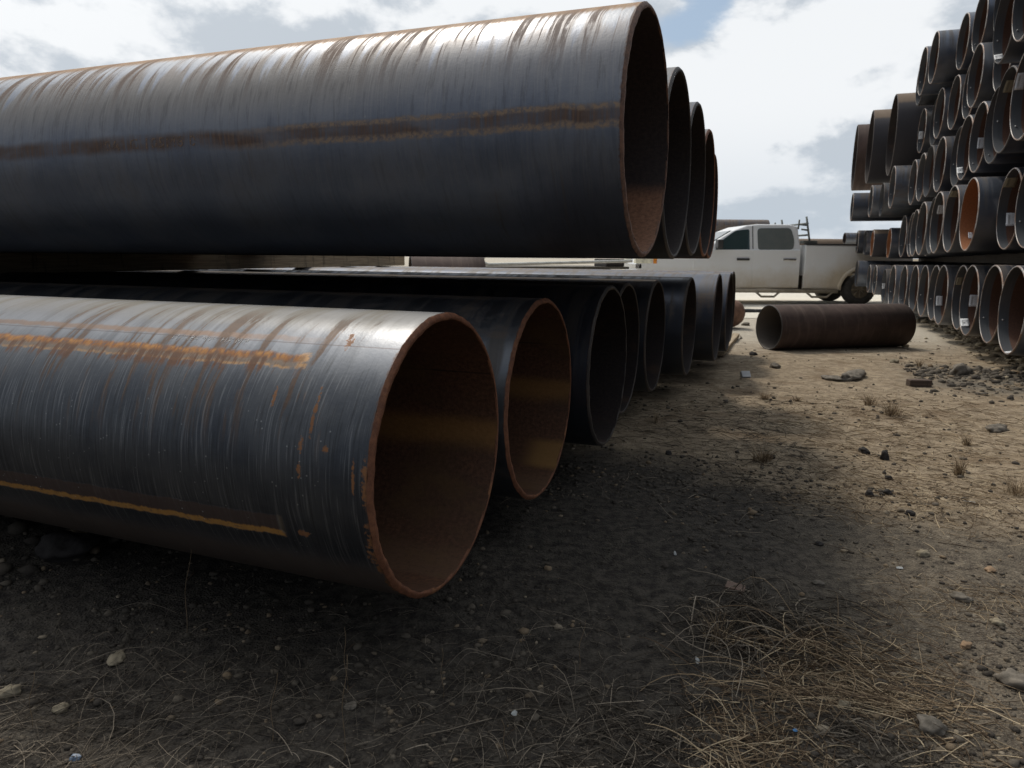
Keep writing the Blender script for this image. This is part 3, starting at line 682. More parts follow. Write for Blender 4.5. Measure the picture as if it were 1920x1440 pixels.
al = t.m('ADD', t.m('MULTIPLY', px_, CA), t.m('MULTIPLY', py_, SA)); pe = t.m('ADD', t.m('MULTIPLY', px_, -SA), t.m('MULTIPLY', py_, CA))
sand = t.mix(t.ramp(med, .3, .7), (0.225, 0.168, 0.108), (0.375, 0.295, 0.20))
sand = t.mix(t.m('MULTIPLY', t.ramp(fin, .35, .7), .45), sand, (0.40, 0.34, 0.25))
sand = t.mix(t.m('MULTIPLY', t.ramp(t.noise(pos, 14.0, 6, .7), .56, .42), .55), sand, (0.13, 0.095, 0.062))
sand = t.mix(t.m('MULTIPLY', t.ramp(t.noise(pos, 2.3, 5, .6, .5), .50, .68), .7), sand, (0.155, 0.105, 0.062))
n3 = t.noise(pos, 22.0, 6, 0.68); n4 = t.noise(pos, 150.0, 3, 0.6)
grav = t.mix(t.ramp(med, .3, .7), (0.105, 0.086, 0.064), (0.185, 0.152, 0.112))
grav = t.mix(t.ramp(n3, .36, .60), (0.060, 0.048, 0.037), grav)
grav = t.mix(t.m('MULTIPLY', t.ramp(n4, .5, .7), .6), grav, (0.27, 0.23, 0.17))
gp = t.m('MULTIPLY', t.ramp(grit, .45, .15), t.ramp(t.sep(gritc)[0], .35, .75))
grav = t.mix(t.m('MULTIPLY', gp, .75), grav, t.mix(t.sep(gritc)[1], (0.12, 0.105, 0.085), (0.30, 0.26, 0.20)))
pp_ = t.m('MULTIPLY', t.ramp(peb, .34, .12), t.ramp(t.sep(pebc)[0], .72, .84))
grav = t.mix(t.m('MULTIPLY', pp_, .7), grav, t.mix(t.sep(pebc)[1], (0.16, 0.13, 0.10), (0.34, 0.30, 0.23)))
# the near soil is dark gravel, the yard beyond it pale trodden sand
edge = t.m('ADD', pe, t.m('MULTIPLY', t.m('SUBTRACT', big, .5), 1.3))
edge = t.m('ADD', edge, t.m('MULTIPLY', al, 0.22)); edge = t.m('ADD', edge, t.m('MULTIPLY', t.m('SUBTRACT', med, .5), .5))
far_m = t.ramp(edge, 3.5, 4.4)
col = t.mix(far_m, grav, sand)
# shade painted into the soil colour below and beside the near stack
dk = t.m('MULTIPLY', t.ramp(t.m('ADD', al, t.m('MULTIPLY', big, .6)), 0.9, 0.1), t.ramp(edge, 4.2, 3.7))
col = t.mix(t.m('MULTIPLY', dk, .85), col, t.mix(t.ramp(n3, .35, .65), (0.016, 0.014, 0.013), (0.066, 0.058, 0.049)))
# pale crushed stone beyond
col = t.mix(t.m('MULTIPLY', t.ramp(t.m('ADD', py_, t.m('MULTIPLY', med, 3.0)), 9.6, 13.5), .75), col, t.mix(fin, (0.44, 0.40, 0.33), (0.60, 0.56, 0.48)))
rub = t.m('MULTIPLY', t.ramp(t.m('ADD', al, t.m('MULTIPLY', med, .6)), 2.3, 2.8), t.ramp(pe, 7, 8))
rubc = t.mix(t.ramp(t.vor(pos, 11.0), .2, .5), (0.42, 0.35, 0.24), (0.20, 0.155, 0.10))
col = t.mix(t.m('MULTIPLY', rub, .85), col, rubc)
gs = t.m('MULTIPLY', t.m('MULTIPLY', t.ramp(al, .8, 1.7), t.ramp(pe, 9.6, 9.0)), t.m('MULTIPLY', t.ramp(pe, 7.0, 7.8), t.ramp(med, .35, .55)))
col = t.mix(t.m('MULTIPLY', gs, .8), col, (0.085, 0.08, 0.07))
hgt = t.m('ADD', t.m('MULTIPLY', t.m('ADD', fin, n3), .5), t.m('ADD', t.m('MULTIPLY', t.ramp(grit, .6, 0), .35), t.m('MULTIPLY', med, 1.2)))
nm = t.bump(hgt, .022, .8)
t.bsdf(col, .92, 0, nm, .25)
ground = add('ground', gme, None, m); tag(ground, 'sandy gravel yard with dark gravel and painted shade near the camera', 'ground', kind='structure')

m, t = new_mat('crushed_limestone'); pos = t.node('ShaderNodeNewGeometry').outputs['Position']
n = t.noise(pos, 1.2, 6, .6); n2 = t.noise(pos, 30, 4, .6)
t.bsdf(t.mix(t.m('MULTIPLY', t.m('ADD', n, n2), .5), (0.56, 0.52, 0.44), (0.78, 0.74, 0.65)), .95, 0, t.bump(n2, .02), .2)
xr = np.linspace(-40, 60, 120); edges = []
V = []; F = []
for i, x in enumerate(xr):
    y0 = 14.6 + .35 * math.sin(x * .7) + .2 * math.sin(x * 2.1 + 1); y1 = 26 + .5 * math.sin(x * .4)
    for yy in np.linspace(y0, y1, 8): V.append((x, yy, float(gz(x, yy)) + .006 + (0.014 if yy > y0 and yy < y1 else 0)))
for i in range(119):
    for j in range(7): k = i * 8 + j; F.append((k, k + 8, k + 9, k + 1))
tag(add('road', mesh('road', V, F, True), None, m), 'pale crushed stone track running past the truck', 'road', kind='structure')

# ------------------------------------------------------------------ loose stones (stuff)
ico = bmesh.new(); bmesh.ops.create_icosphere(ico, subdivisions=1, radius=1); IV = np.array([v.co[:] for v in ico.verts]); IF = np.array([[v.index for v in f.verts] for f in ico.faces]); ico.free()
def stones(name, P, S, label, mat, flat=.62):
    n_ = len(P); k = len(IV)
    V = IV[None] * (1 + nr.uniform(-.36, .30, (n_, k, 1)))
    V = V * (S[:, None, None] * np.stack([nr.uniform(.7, 1.35, n_), nr.uniform(.7, 1.2, n_), nr.uniform(.45, .9, n_) * flat / .62], -1)[:, None])
    a = nr.uniform(0, 6.28, n_); c, s = np.cos(a)[:, None], np.sin(a)[:, None]
    X = V[..., 0] * c - V[..., 1] * s; Y = V[..., 0] * s + V[..., 1] * c
    V = np.stack([X, Y, V[..., 2]], -1) + P[:, None]
    F = IF[None] + (np.arange(n_) * k)[:, None, None]
    o = add(name, mesh_np(name, V.reshape(-1, 3), F.reshape(-1, 3), False), None, mat); tag(o, label, name, kind='stuff'); return o
m, t = new_mat('pebble_stone'); isl = t.node('ShaderNodeNewGeometry').outputs['Random Per Island']; pos = t.node('ShaderNodeNewGeometry').outputs['Position']
cr = t.node('ShaderNodeValToRGB', ins={0: isl}); el = cr.color_ramp.elements
el[0].position = 0; el[0].color = (.035, .031, .027, 1); el[1].position = 1; el[1].color = (.34, .29, .215, 1)
for p_, c in ((.5, (.065, .056, .045, 1)), (.82, (.13, .11, .085, 1)), (.95, (.25, .18, .11, 1))):
    e_ = el.new(p_); e_.color = c
n = t.noise(pos, 90, 4, .6); t.bsdf(t.mix(t.m('MULTIPLY', n, .5), cr.outputs[0], (.12, .10, .08)), .9, 0, t.bump(n, .003), .2); PEB = m
m, t = new_mat('rubble_stone'); isl = t.node('ShaderNodeNewGeometry').outputs['Random Per Island']; pos = t.node('ShaderNodeNewGeometry').outputs['Position']
n = t.noise(pos, 30, 4, .6); t.bsdf(t.mix(isl, t.mix(n, (.16, .12, .08), (.30, .24, .16)), (.48, .41, .29)), .92, 0, t.bump(n, .006), .2); RUB = m
def scatter(n_, x0, x1, y0, y1, dens=None):
    x = nr.uniform(x0, x1, n_); y = y0 + (y1 - y0) * nr.uniform(0, 1, n_) ** 1.5
    if dens is not None: k = nr.uniform(0, 1, n_) < dens(x, y); x, y = x[k], y[k]
    return x, y
def dens_g(x, y):
    al_ = x * CA + y * SA; pe_ = -x * SA + y * CA
    d = 1 - .93 * ss(pe_ + .22 * al_ + (fbm(x, y, .9, 3, 2) - .5) * 1.5, 3.3, 4.5)
    return d * (.15 + 1.3 * ss(fbm(x, y, 1.6, 3, 33), .40, .68))
x, y = scatter(70000, -3.2, 4.2, .9, 6.0, dens_g); S = (.0018 + .0085 * nr.uniform(0, 1, len(x)) ** 4.0) * (.6 + .25 * y)
x2, y2 = scatter(2600, .7, 2.6, 1.5, 3.6, lambda a, b: ss(fbm(a, b, 1.3, 2, 77), .45, .6)); S2 = .003 + .013 * nr.uniform(0, 1, len(x2)) ** 4
x3, y3 = scatter(1500, -2.6, 0.2, 1.4, 2.8); S3 = .003 + .014 * nr.uniform(0, 1, len(x3)) ** 3.5
x = np.r_[x, x2, x3]; y = np.r_[y, y2, y3]; S = np.r_[S, S2, S3]
stones('gravel', np.stack([x, y, gz(x, y) + S * .12], -1), S, 'loose grey gravel and pebbles strewn over the dark soil', PEB)
x, y = scatter(5200, -1, 8.5, 3.2, 13.0, lambda a, b: .08 + ss(fbm(a, b, .8, 3, 55), .52, .68)); S = .005 + .020 * nr.uniform(0, 1, len(x)) ** 6
a_ = nr.uniform(0, 1, 900); al_ = 1.2 + nr.uniform(0, 1.3, 900); pe_ = 7.4 + nr.normal(0, .45, 900) + .9
xx = AX.x * al_ + PX.x * pe_; yy = AX.y * al_ + PX.y * pe_; x = np.r_[x, xx]; y = np.r_[y, yy]; S = np.r_[S, .010 + .035 * nr.uniform(0, 1, 900) ** 4]
stones('pebbles', np.stack([x, y, gz(x, y) + S * .1], -1), S, 'scattered stones on the pale sand between the stacks', PEB)
n_ = 9000; al_ = 3.35 + nr.normal(0, .42, n_); pe_ = nr.uniform(7.6, 26, n_)
al_ = al_ + .03 * (pe_ - 10)
xx = AX.x * al_ + PX.x * pe_; yy = AX.y * al_ + PX.y * pe_; S = .02 + .05 * nr.uniform(0, 1, n_) ** 2.5
stones('rubble', np.stack([xx, yy, gz(xx, yy) + S * .2], -1), S, 'berm of broken limestone rubble under the right stack', RUB)
n_ = 2600; al_ = -3.35 + nr.normal(0, .4, n_); pe_ = nr.uniform(1.3, 9.8, n_); xx = AX.x * al_ + PX.x * pe_; yy = AX.y * al_ + PX.y * pe_; S = .012 + .04 * nr.uniform(0, 1, n_) ** 2.5
stones('rubble', np.stack([xx, yy, gz(xx, yy) + S * .2], -1), S, 'low berm of dark rubble under the left stack', PEB)

# ------------------------------------------------------------------ dry grass (stuff) and tufts
m, t = new_mat('dry_straw'); isl = t.node('ShaderNodeNewGeometry').outputs['Random Per Island']
cr = t.node('ShaderNodeValToRGB', ins={0: isl}); el = cr.color_ramp.elements
el[0].position = 0; el[0].color = (.075, .048, .030, 1); el[1].position = 1; el[1].color = (.55, .44, .29, 1)
for p_, c in ((.3, (.12, .08, .048, 1)), (.7, (.32, .235, .145, 1))):
    e_ = el.new(p_); e_.color = c
t.bsdf(cr.outputs[0], .8, 0, None, .25); STRAW = m
def strands(base, ang, L, rad, lift, curl, seg=6):
    """n thin three-sided tubes lying or rising from base; returns V, F"""
    n_ = len(ang); t_ = np.linspace(0, 1, seg + 1)[None, :]
    th = ang[:, None] + curl[:, None] * (t_ - .3)
    dx = np.cumsum(np.cos(th), 1) / seg * L[:, None]; dy = np.cumsum(np.sin(th), 1) / seg * L[:, None]
    x = base[:, 0:1] + dx - dx[:, :1]; y = base[:, 1:2] + dy - dy[:, :1]
    hz_ = lift[:, None] * np.sin(np.pi * np.clip(t_ * (.75 + .5 * nr.uniform(0, 1, (n_, 1))), 0, 1.0)) * L[:, None]
    zz = gz(x, y) + rad[:, None] + hz_
    C = np.stack([x, y, zz], -1)
    nx_ = -np.sin(th); ny_ = np.cos(th); rr = rad[:, None] * (1 - .5 * t_)
    out = []
    for k in range(3):
        a = 2 * math.pi * k / 3
        out.append(C + rr[..., None] * np.stack([nx_ * math.cos(a), ny_ * math.cos(a), np.full_like(nx_, math.sin(a))], -1))
    V = np.stack(out, 2).reshape(n_, -1, 3)
    F1 = []
    for s_ in range(seg):
        for k in range(3):
            a, b = s_ * 3 + k, s_ * 3 + (k + 1) % 3; F1.append((a, b, b + 3, a + 3))
    F1 = np.array(F1); F = F1[None] + (np.arange(n_) * V.shape[1])[:, None, None]
    return V.reshape(-1, 3), F.reshape(-1, 4)
Bs = []; An = []; Ls = []; Rd = []; Lf = []; Cu = []
def patch(cx, cy, sx, sy, n_, l0, l1, r=.0011, lift=.08, curl=1.0, dirn_=None, spread=3.14):
    c = on_ground(cx, cy); p = np.stack([nr.normal(c.x, sx, n_), nr.normal(c.y, sy, n_)], -1)
    k = p[:, 1] > .75; p = p[k]; n_ = len(p)
    Bs.append(p); An.append((nr.uniform(-math.pi, math.pi, n_) if dirn_ is None else dirn_ + nr.normal(0, spread, n_))); Ls.append(l0 + (l1 - l0) * nr.uniform(0, 1, n_) ** 2)
    Rd.append(r * nr.uniform(.5, 1.3, n_)); Lf.append(np.abs(nr.normal(0, lift, n_))); Cu.append(nr.normal(0, curl * .55, n_))
patch(1480, 1220, .17, .16, 520, .05, .34, .0020, .12, 1.9)
patch(1420, 1170, .09, .10, 110, .12, .38, .0024, .22, 2.2)
patch(1600, 1290, .20, .12, 330, .06, .26, .0011, .08, 1.4)
patch(1450, 1400, .34, .10, 900, .03, .20, .0018, .05, .8)
patch(1700, 1330, .12, .05, 120, .1, .34, .0015, .05, .5, 2.6, .5)
patch(1150, 1380, .28, .12, 420, .04, .26, .0010, .10, 1.2)
patch(1000, 1300, .22, .15, 300, .04, .26, .0009, .14, 1.2)
patch(1050, 1180, .25, .2, 80, .04, .24, .0008, .12, 1.2)
patch(700, 1350, .38, .2, 480, .04, .22, .0009, .10, 1.2)
patch(200, 1330, .30, .2, 560, .05, .30, .0009, .14, 1.6)
patch(80, 1400, .2, .12, 180, .05, .34, .0010, .14, 1.6)
patch(450, 1250, .4, .3, 200, .04, .22, .0008, .10, 1.4)
patch(1750, 1150, .25, .12, 260, .03, .16, .0009, .05, 1.0)
patch(1840, 1120, .22, .08, 240, .03, .14, .0009, .04, 1.0)
patch(1700, 930, .5, .3, 800, .04, .20, .0016, .07, 1.0)
patch(1450, 900, .45, .35, 330, .04, .22, .0014, .06, 1.0)
patch(1850, 960, .4, .25, 320, .04, .2, .0014, .05, 1.0)
patch(1500, 830, .7, .5, 900, .04, .22, .0020, .07, 1.0)
patch(1700, 780, .7, .5, 800, .05, .20, .0022, .08, 1.0)
patch(1400, 770, .5, .4, 260, .05, .22, .0018, .06, 1.0)
patch(1300, 800, .4, .3, 160, .05, .22, .0016, .05, 1.0)
patch(1860, 830, .6, .5, 300, .05, .22, .0018, .06, 1.0)
n_ = 2600; p = np.stack([nr.uniform(-2.5, 3.4, n_), .8 + 4.5 * nr.uniform(0, 1, n_) ** 1.6], -1)
Bs.append(p); An.append(nr.uniform(-3.14, 3.14, n_)); Ls.append(.01 + .07 * nr.uniform(0, 1, n_) ** 2); Rd.append(np.full(n_, .0010)); Lf.append(np.abs(nr.normal(0, .03, n_))); Cu.append(nr.normal(0, .8, n_))
A6 = [np.concatenate(q) for q in (Bs, An, Ls, Rd, Lf, Cu)]
old = (A6[0][:, 0] * CA + A6[0][:, 1] * SA + (fbm(A6[0][:, 0], A6[0][:, 1], 2.0, 2, 8) - .5) * .8) < .12  # strands in the shade, split off to get a darker straw colour
m2_ = bpy.data.materials.new('shaded_straw'); m2_.use_nodes = True; t = NT(m2_.node_tree); isl = t.node('ShaderNodeNewGeometry').outputs['Random Per Island']
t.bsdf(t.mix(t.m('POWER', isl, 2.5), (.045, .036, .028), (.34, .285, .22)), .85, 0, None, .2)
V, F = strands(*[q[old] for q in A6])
tag(add('shaded_litter', mesh_np('shaded_litter', V, F, True), None, m2_), 'straw and litter coloured darker as shade before the front pipe', 'litter', kind='stuff')
V, F = strands(*[q[~old] for q in A6])
#, np.concatenate(An), np.concatenate(Ls), np.concatenate(Rd), np.concatenate(Lf), np.concatenate(Cu))
tag(add('dry_grass', mesh_np('dry_grass', V, F, True), None, STRAW), 'dry straw and grass litter lying tangled over the soil', 'dry grass', kind='stuff')

def blades(loc, n_, h, spread, r):
    V = []; F = []
    for i in range(n_):
        a = rnd.uniform(0, 6.28); q = rnd.uniform(0, 1); b = Vector((math.cos(a) * spread * .35 * q, math.sin(a) * spread * .35 * q, -.006)); hh = h * rnd.uniform(.4, 1); ln = rnd.uniform(.1, .8) * spread
        a2 = a + rnd.uniform(-.8, .8); pts = [b + Vector((math.cos(a2) * ln * u * u, math.sin(a2) * ln * u * u, hh * (u - .25 * u * u * rnd.uniform(.3, 1.5)))) for u in (0, .35, .7, 1)]
        s0 = len(V)
        for j, p in enumerate(pts):
            rr = r * (1 - .28 * j)
            for k in range(3): V.append(p + Vector((math.cos(2.1 * k) * rr, math.sin(2.1 * k) * rr, 0)))
        for j in range(3):
            for k in range(3): a_0 = s0 + j * 3 + k; b_0 = s0 + j * 3 + (k + 1) % 3; F.append((a_0, b_0, b_0 + 3, a_0 + 3))
    return mesh('grass_tuft', V, F)
TUFTS = [(1433, 748, .07, .09, 34, 'small brown tuft left of the fallen stalks, nearest the left stack'), (1495, 752, .06, .07, 20, 'thin tuft of stubble in mid yard between two darker tufts'),
         (1672, 778, .12, .14, 46, 'widest brown tuft in the middle of the yard'), (1632, 760, .10, .10, 30, 'brown tuft at the left of the widest tuft'),
         (1430, 862, .10, .12, 44, 'dead tuft beside a dark clod, at the shadow edge'), (1798, 893, .11, .05, 30, 'upright pale clump of stubble right of the two black clods'),
         (1813, 835, .07, .05, 22, 'small upright stubble clump near the right edge'), (1724, 690, .10, .06, 22, 'reddish stubble clump in front of the loose pipe'),
         (1905, 930, .11, .12, 40, 'tuft cut by the right edge of the photo'), (1350, 1200, .10, .12, 26, 'wiry dead plant at the left of the big straw tangle'),
         (1230, 790, .10, .04, 12, 'sparse dry stalks next to the left stack ends')]
for px, py, h, sp, n_, lb in TUFTS:
    g = on_ground(px, py); g.z = float(gz(g.x, g.y))
    o = add('grass_tuft', blades(g, int(n_ * 2.2), h * 1.35, sp * 1.3, .0022 if py < 900 else .0012), None, STRAW); o.location = g; tag(o, lb, 'dry tuft', 'dry grass tufts')
# upright thin dry stems in the foreground
STEMS = [(350, 1190, .30, 'thin upright dry stem rising against the belly of the front pipe'), (645, 1420, .30, 'tall thin stem left of centre at the bottom'), (650, 1290, .22, 'curved dry stem below the middle of the front pipe'),
         (830, 1300, .17, 'bent dry stem under the rusty pipe mouth'), (950, 1430, .14, 'short straight stalk at the bottom centre'), (1085, 1250, .16, 'fine stem in the shade right of the pipe mouth'), (510, 1390, .20, 'leaning stem in the lower left litter'), (60, 1370, .16, 'leaning stem at the lower left corner')]
for px, py, h, lb in STEMS:
    g = on_ground(px, py); g.z = float(gz(g.x, g.y)) - .01
    a = rnd.uniform(0, 6.28); pts = [(math.cos(a) * h * .12 * u * u + .004 * math.sin(9 * u), math.sin(a) * h * .10 * u * u, h * u) for u in [i / 8 for i in range(9)]]
    o = MB().tube(pts, [.0011 - .0005 * i / 8 for i in range(9)], 5).tube([pts[5], (pts[5][0] + .03, pts[5][1], pts[5][2] + .03)], .0005, 4).build('dry_stem', STRAW, None, g); tag(o, lb, 'dry stem', 'upright dry stems')

# ------------------------------------------------------------------ single stones, clods and litter
def lump(name, px, py, size, mat, label, cat, fl=.7, seed=0, sub=3, amp=.28, group=None):
    b = bmesh.new(); bmesh.ops.create_icosphere(b, subdivisions=sub, radius=1)
    from mathutils import noise as mn
    for v in b.verts:
        d = v.co.normalized(); v.co = d * (1 + amp * mn.noise(d * 1.6 + Vector((seed, 0, 0))) * 1.6 + amp * .5 * mn.noise(d * 4.5 + Vector((seed, 3, 0))))
        v.co = Vector((v.co.x * size[0], v.co.y * size[1], v.co.z * size[2]))
    me = bpy.data.meshes.new(name); b.to_mesh(me); b.free(); me.polygons.foreach_set('use_smooth', [True] * len(me.polygons))
    g = on_ground(px, py); g.z = float(gz(g.x, g.y)) + size[2] * .45
    o = add(name, me, None, mat); o.location = g; o.rotation_euler = (0, 0, seed * 1.3); tag(o, label, cat, group); return o
ST_G = simple('grey_stone', (.16, .14, .115), .9, 0, .35, 30, .004, .2); ST_D = simple('dark_clod', (.040, .036, .034), .9, 0, .3, 30, .004, .2)
ST_L = simple('pale_stone', (.27, .23, .165), .9, 0, .25, 30, .003, .2); ST_O = simple('orange_stone', (.28, .19, .12), .9, 0, .25, 30, .003, .2)
PAP = simple('litter_paper', (.42, .43, .42), .7, 0, .2, 20); BLU = simple('blue_plastic', (.06, .20, .42), .4, 0, .2, 20); BRK = simple('broken_slab', (.20, .135, .105), .85, 0, .3, 25, .004)
for i, (px, py, s, mt, lb, ct) in enumerate([
    (1745, 1375, (.036, .03, .02), ST_G, 'grey lump of stone half buried near the bottom right', 'stone'), (1905, 1290, (.045, .035, .028), ST_G, 'dark pitted stone cut by the right edge', 'stone'),
    (1810, 1218, (.024, .014, .010), ST_O, 'flat tan stone on the gravel at lower right', 'stone'), (1868, 1175, (.02, .015, .011), ST_L, 'pale cream pebble right of the straw tangle', 'stone'),
    (1583, 1326, (.018, .013, .010), ST_L, 'yellowish pebble lying in the straw below the tangle', 'stone'), (1463, 1148, (.016, .014, .012), ST_G, 'round brown stone at the top of the straw tangle', 'stone'),
    (1533, 1095, (.022, .014, .008), ST_G, 'flat tan stone above the straw tangle', 'stone'), (1857, 1070, (.026, .017, .012), ST_O, 'orange stone on the gravel at the right', 'stone'),
    (1802, 1128, (.036, .022, .014), ST_G, 'grey flat stone right of the gravel patch', 'stone'), (1730, 1040, (.028, .02, .016), ST_L, 'pale stone at the left of the gravel patch', 'stone'),
    (1620, 847, (.045, .022, .022), ST_D, 'black elongated clod on the sand', 'clod'), (1658, 860, (.026, .024, .040), ST_D, 'upright grey-black clod beside the elongated one', 'clod'),
    (1253, 850, (.024, .02, .015), ST_D, 'small black clod near the third pipe mouth', 'clod'), (1446, 858, (.028, .02, .02), ST_D, 'dark clod against a dead tuft', 'clod'),
    (1630, 930, (.022, .02, .018), ST_D, 'small black clod left of its twin in mid yard', 'clod'), (1664, 926, (.026, .02, .016), ST_D, 'small black clod right of its twin in mid yard', 'clod'),
    (1706, 964, (.022, .02, .016), ST_D, 'small black clod before the pale gravel patch', 'clod'), (1666, 900, (.018, .018, .015), ST_D, 'tiny black clod under the upright one', 'clod'),
    (1536, 1020, (.018, .012, .010), ST_D, 'tiny dark clod on grey gravel', 'clod'), (1600, 712, (.28, .09, .05), ST_G, 'long low grey mound of hardened concrete in the yard', 'concrete lump'),
    (1560, 715, (.12, .07, .03), ST_G, 'flat grey crust left of the concrete mound', 'concrete lump'), (1800, 712, (.10, .08, .07), ST_G, 'grey boulder in the rubble before the right stack', 'stone'),
    (1452, 691, (.06, .05, .035), ST_G, 'small grey stone on the sand below the loose pipe end', 'stone'), (1676, 683, (.05, .04, .03), ST_L, 'pale pebble in front of the loose pipe', 'stone'),
    (1398, 610, (.08, .07, .04), ST_G, 'round grey stone beyond the far pipe ends', 'stone'), (1412, 665, (.05, .04, .03), ST_D, 'dark clod with a twig below the loose pipe end', 'clod'),
    (1868, 806, (.10, .05, .03), ST_G, 'low grey green heap near the right edge', 'clod'), (218, 1240, (.034, .022, .010), ST_L, 'crumpled pale grey rag on the dark ground at left', 'litter'),
    (115, 1335, (.02, .016, .014), ST_L, 'pale chip of stone at lower left', 'stone'), (657, 1320, (.018, .014, .008), ST_G, 'flat grey chip below the front pipe', 'stone'),
    (126, 1050, (.11, .09, .06), ST_D, 'large stone in the dark under the front pipe', 'stone'), (20, 1310, (.03, .02, .018), ST_L, 'tan stone at the left edge', 'stone')]):
    lump({'stone': 'stone', 'clod': 'clod', 'litter': 'crumpled_rag', 'concrete lump': 'concrete_lump'}[ct], px, py, s, mt, lb, ct, seed=i + 1, group={'stone': 'single stones', 'clod': 'dark clods'}.get(ct))
def flake(name, px, py, w_, l_, mat, label, cat, rz=0, tilt=.3, th=.002, lift=.006):
    b = bmesh.new(); n_ = 7; vs = []
    for k in range(n_):
        a = 2 * math.pi * k / n_; rr = rnd.uniform(.7, 1.1); vs.append(b.verts.new((math.cos(a) * w_ * rr, math.sin(a) * l_ * rr, rnd.uniform(-.2, .2) * l_)))
    c = b.verts.new((0, 0, l_ * .25))
    for k in range(n_): b.faces.new((vs[k], vs[(k + 1) % n_], c))
    me = bpy.data.meshes.new(name); b.to_mesh(me); b.free(); o = add(name, me, None, mat)
    g = on_ground(px, py); o.location = (g.x, g.y, float(gz(g.x, g.y)) + lift); o.rotation_euler = (tilt, 0, rz)
    md = o.modifiers.new('t', 'SOLIDIFY'); md.thickness = th; tag(o, label, cat); return o
flake('paper_scrap', 1307, 1238, .008, .014, PAP, 'small pale paper scrap left of the straw tangle', 'litter', .3, .9)
flake('paper_scrap', 1688, 1065, .016, .007, PAP, 'small white paper scrap on the gravel at the right', 'litter')
flake('paper_scrap', 965, 1335, .010, .010, PAP, 'whitish crumpled scrap at the bottom centre', 'litter', .8, .7)
flake('paper_scrap', 1820, 946, .03, .008, PAP, 'narrow pale strip of litter near the right edge', 'litter', 2.6)
flake('plastic_scrap', 1491, 1377, .007, .006, BLU, 'tiny bright blue plastic scrap in the straw', 'litter', 0, .4)
flake('plastic_scrap', 140, 1425, .016, .010, simple('blue_grey_plastic', (.12, .17, .25), .4), 'crumpled blue grey wrapper at the lower left corner', 'litter', .4, .6)
flake('paper_scrap', 1265, 1045, .006, .012, PAP, 'tiny white scrap in the shade of the left stack', 'litter', .3, .9)
g = on_ground(1378, 1108); mb = MB().box(-.033, .033, -.022, .022, -.004, .011, .002); o = mb.build('broken_brick', BRK, None, (g.x, g.y, float(gz(g.x, g.y)) + .006)); o.rotation_euler = (.1, .06, -.5); tag(o, 'flat broken piece of red brick at the top of the straw tangle', 'brick')
g = on_ground(1722, 727); o = MB().box(-.10, .10, -.045, .045, 0, .065, .008).build('wood_block', wood_mat('dark_wood', (.05, .032, .022), (.10, .065, .045)), None, (g.x, g.y, float(gz(g.x, g.y)))); o.rotation_euler = (0, 0, -.08); tag(o, 'short dark brown block of wood lying on the sand', 'wood block')
g = on_ground(1399, 710); o = MB().box(-.045, .045, -.02, .02, 0, .07, .004).build('concrete_block', simple('pale_concrete', (.42, .43, .44), .8, 0, .15), None, (g.x, g.y, float(gz(g.x, g.y)))); o.rotation_euler = (-.7, 0, .1); tag(o, 'small pale grey rectangular block standing out on the sand', 'concrete block')
a = on_ground(1349, 668); b = on_ground(1380, 632); mb = MB().box(0, (b - a).length, -.05, .05, .005, .06, .004); o = mb.build('timber_plank', WOOD, None, a); o.rotation_euler = (0, 0, math.atan2(b.y - a.y, b.x - a.x)); tag(o, 'grey timber plank on the ground beyond the lower left pipes', 'plank')

# ------------------------------------------------------------------ loose pipe in the yard, other pipes
a = on_ground(1470, 659); p0 = Vector((a.x - .10, a.y + .02, 0)); 
# mouth centre and tail chosen from the ground contact line (1455,658) - (1690,652)
D1 = on_ground(1452, 659); D2 = on_ground(1690, 652); dd = (D2 - D1); azl = math.atan2(dd.y, dd.x)
rl = .295; nrm = Vector((-math.sin(azl), math.cos(azl), 0))
c0 = D1 + nrm * rl * .55
pipe((c0.x, c0.y, rl + .0), azl, -1, rl, dd.length * 1.04, .014, 'brown', 'grey', 'dull', 'short brown pipe lying loose on the sand before the truck', None, name='loose_pipe', n=96)
c = at_y(1372, 591, 12.2)
e = empty('gas_cylinder', (c.x, c.y, .26), 'rusty domed end of a tank just past the farthest lower left pipe', 'tank'); e.rotation_euler = (0, 0, R(190))
prof = [(-.22, 0.0), (-.20, .09), (-.15, .165), (-.08, .215), (0, .235), (1.2, .235), (1.25, .2), (1.27, 0)]
V = []; F = []
for x_, r_ in prof:
    for k in range(40): V.append((x_, max(r_, .001) * math.cos(k * math.pi / 20), max(r_, .001) * math.sin(k * math.pi / 20)))
for i in range(len(prof) - 1):
    for k in range(40): F.append((i * 40 + k, i * 40 + (k + 1) % 40, (i + 1) * 40 + (k + 1) % 40, (i + 1) * 40 + k))
e.name = 'rusty_tank'; add('tank_body', mesh('tank_body', V, F, True), e, simple('tank_rust', (.20, .11, .075), .7, 0, .3, 12, .003))
MB().tube([(.0, 0, .22), (.0, 0, .27)], .02, 10).build('lifting_eye', studm, e)
# far brown pipe seen in the gap between the layers
c = at_y(770, 560, 13.5)
pipe((c.x, c.y, .60), R(12), -1, .60, 1.35, .02, 'brown', 'dull', 'dull', 'pinkish brown pipe seen through the gap between the left layers', None, name='far_pipe', n=64)
# black hose on the track
pts = [at_y(1386 + i * 6, 577.5, 15.6) for i in range(10)]; pts = [(p.x, p.y, float(gz(p.x, p.y)) + .05) for p in pts]
o = MB().tube([(pts[0][0] - 3.5, pts[0][1], pts[0][2])] + pts, .05, 10).build('black_hose', simple('black_rubber', (.03, .03, .032), .6), None); tag(o, 'black hose lying across the pale sand before the truck', 'hose')
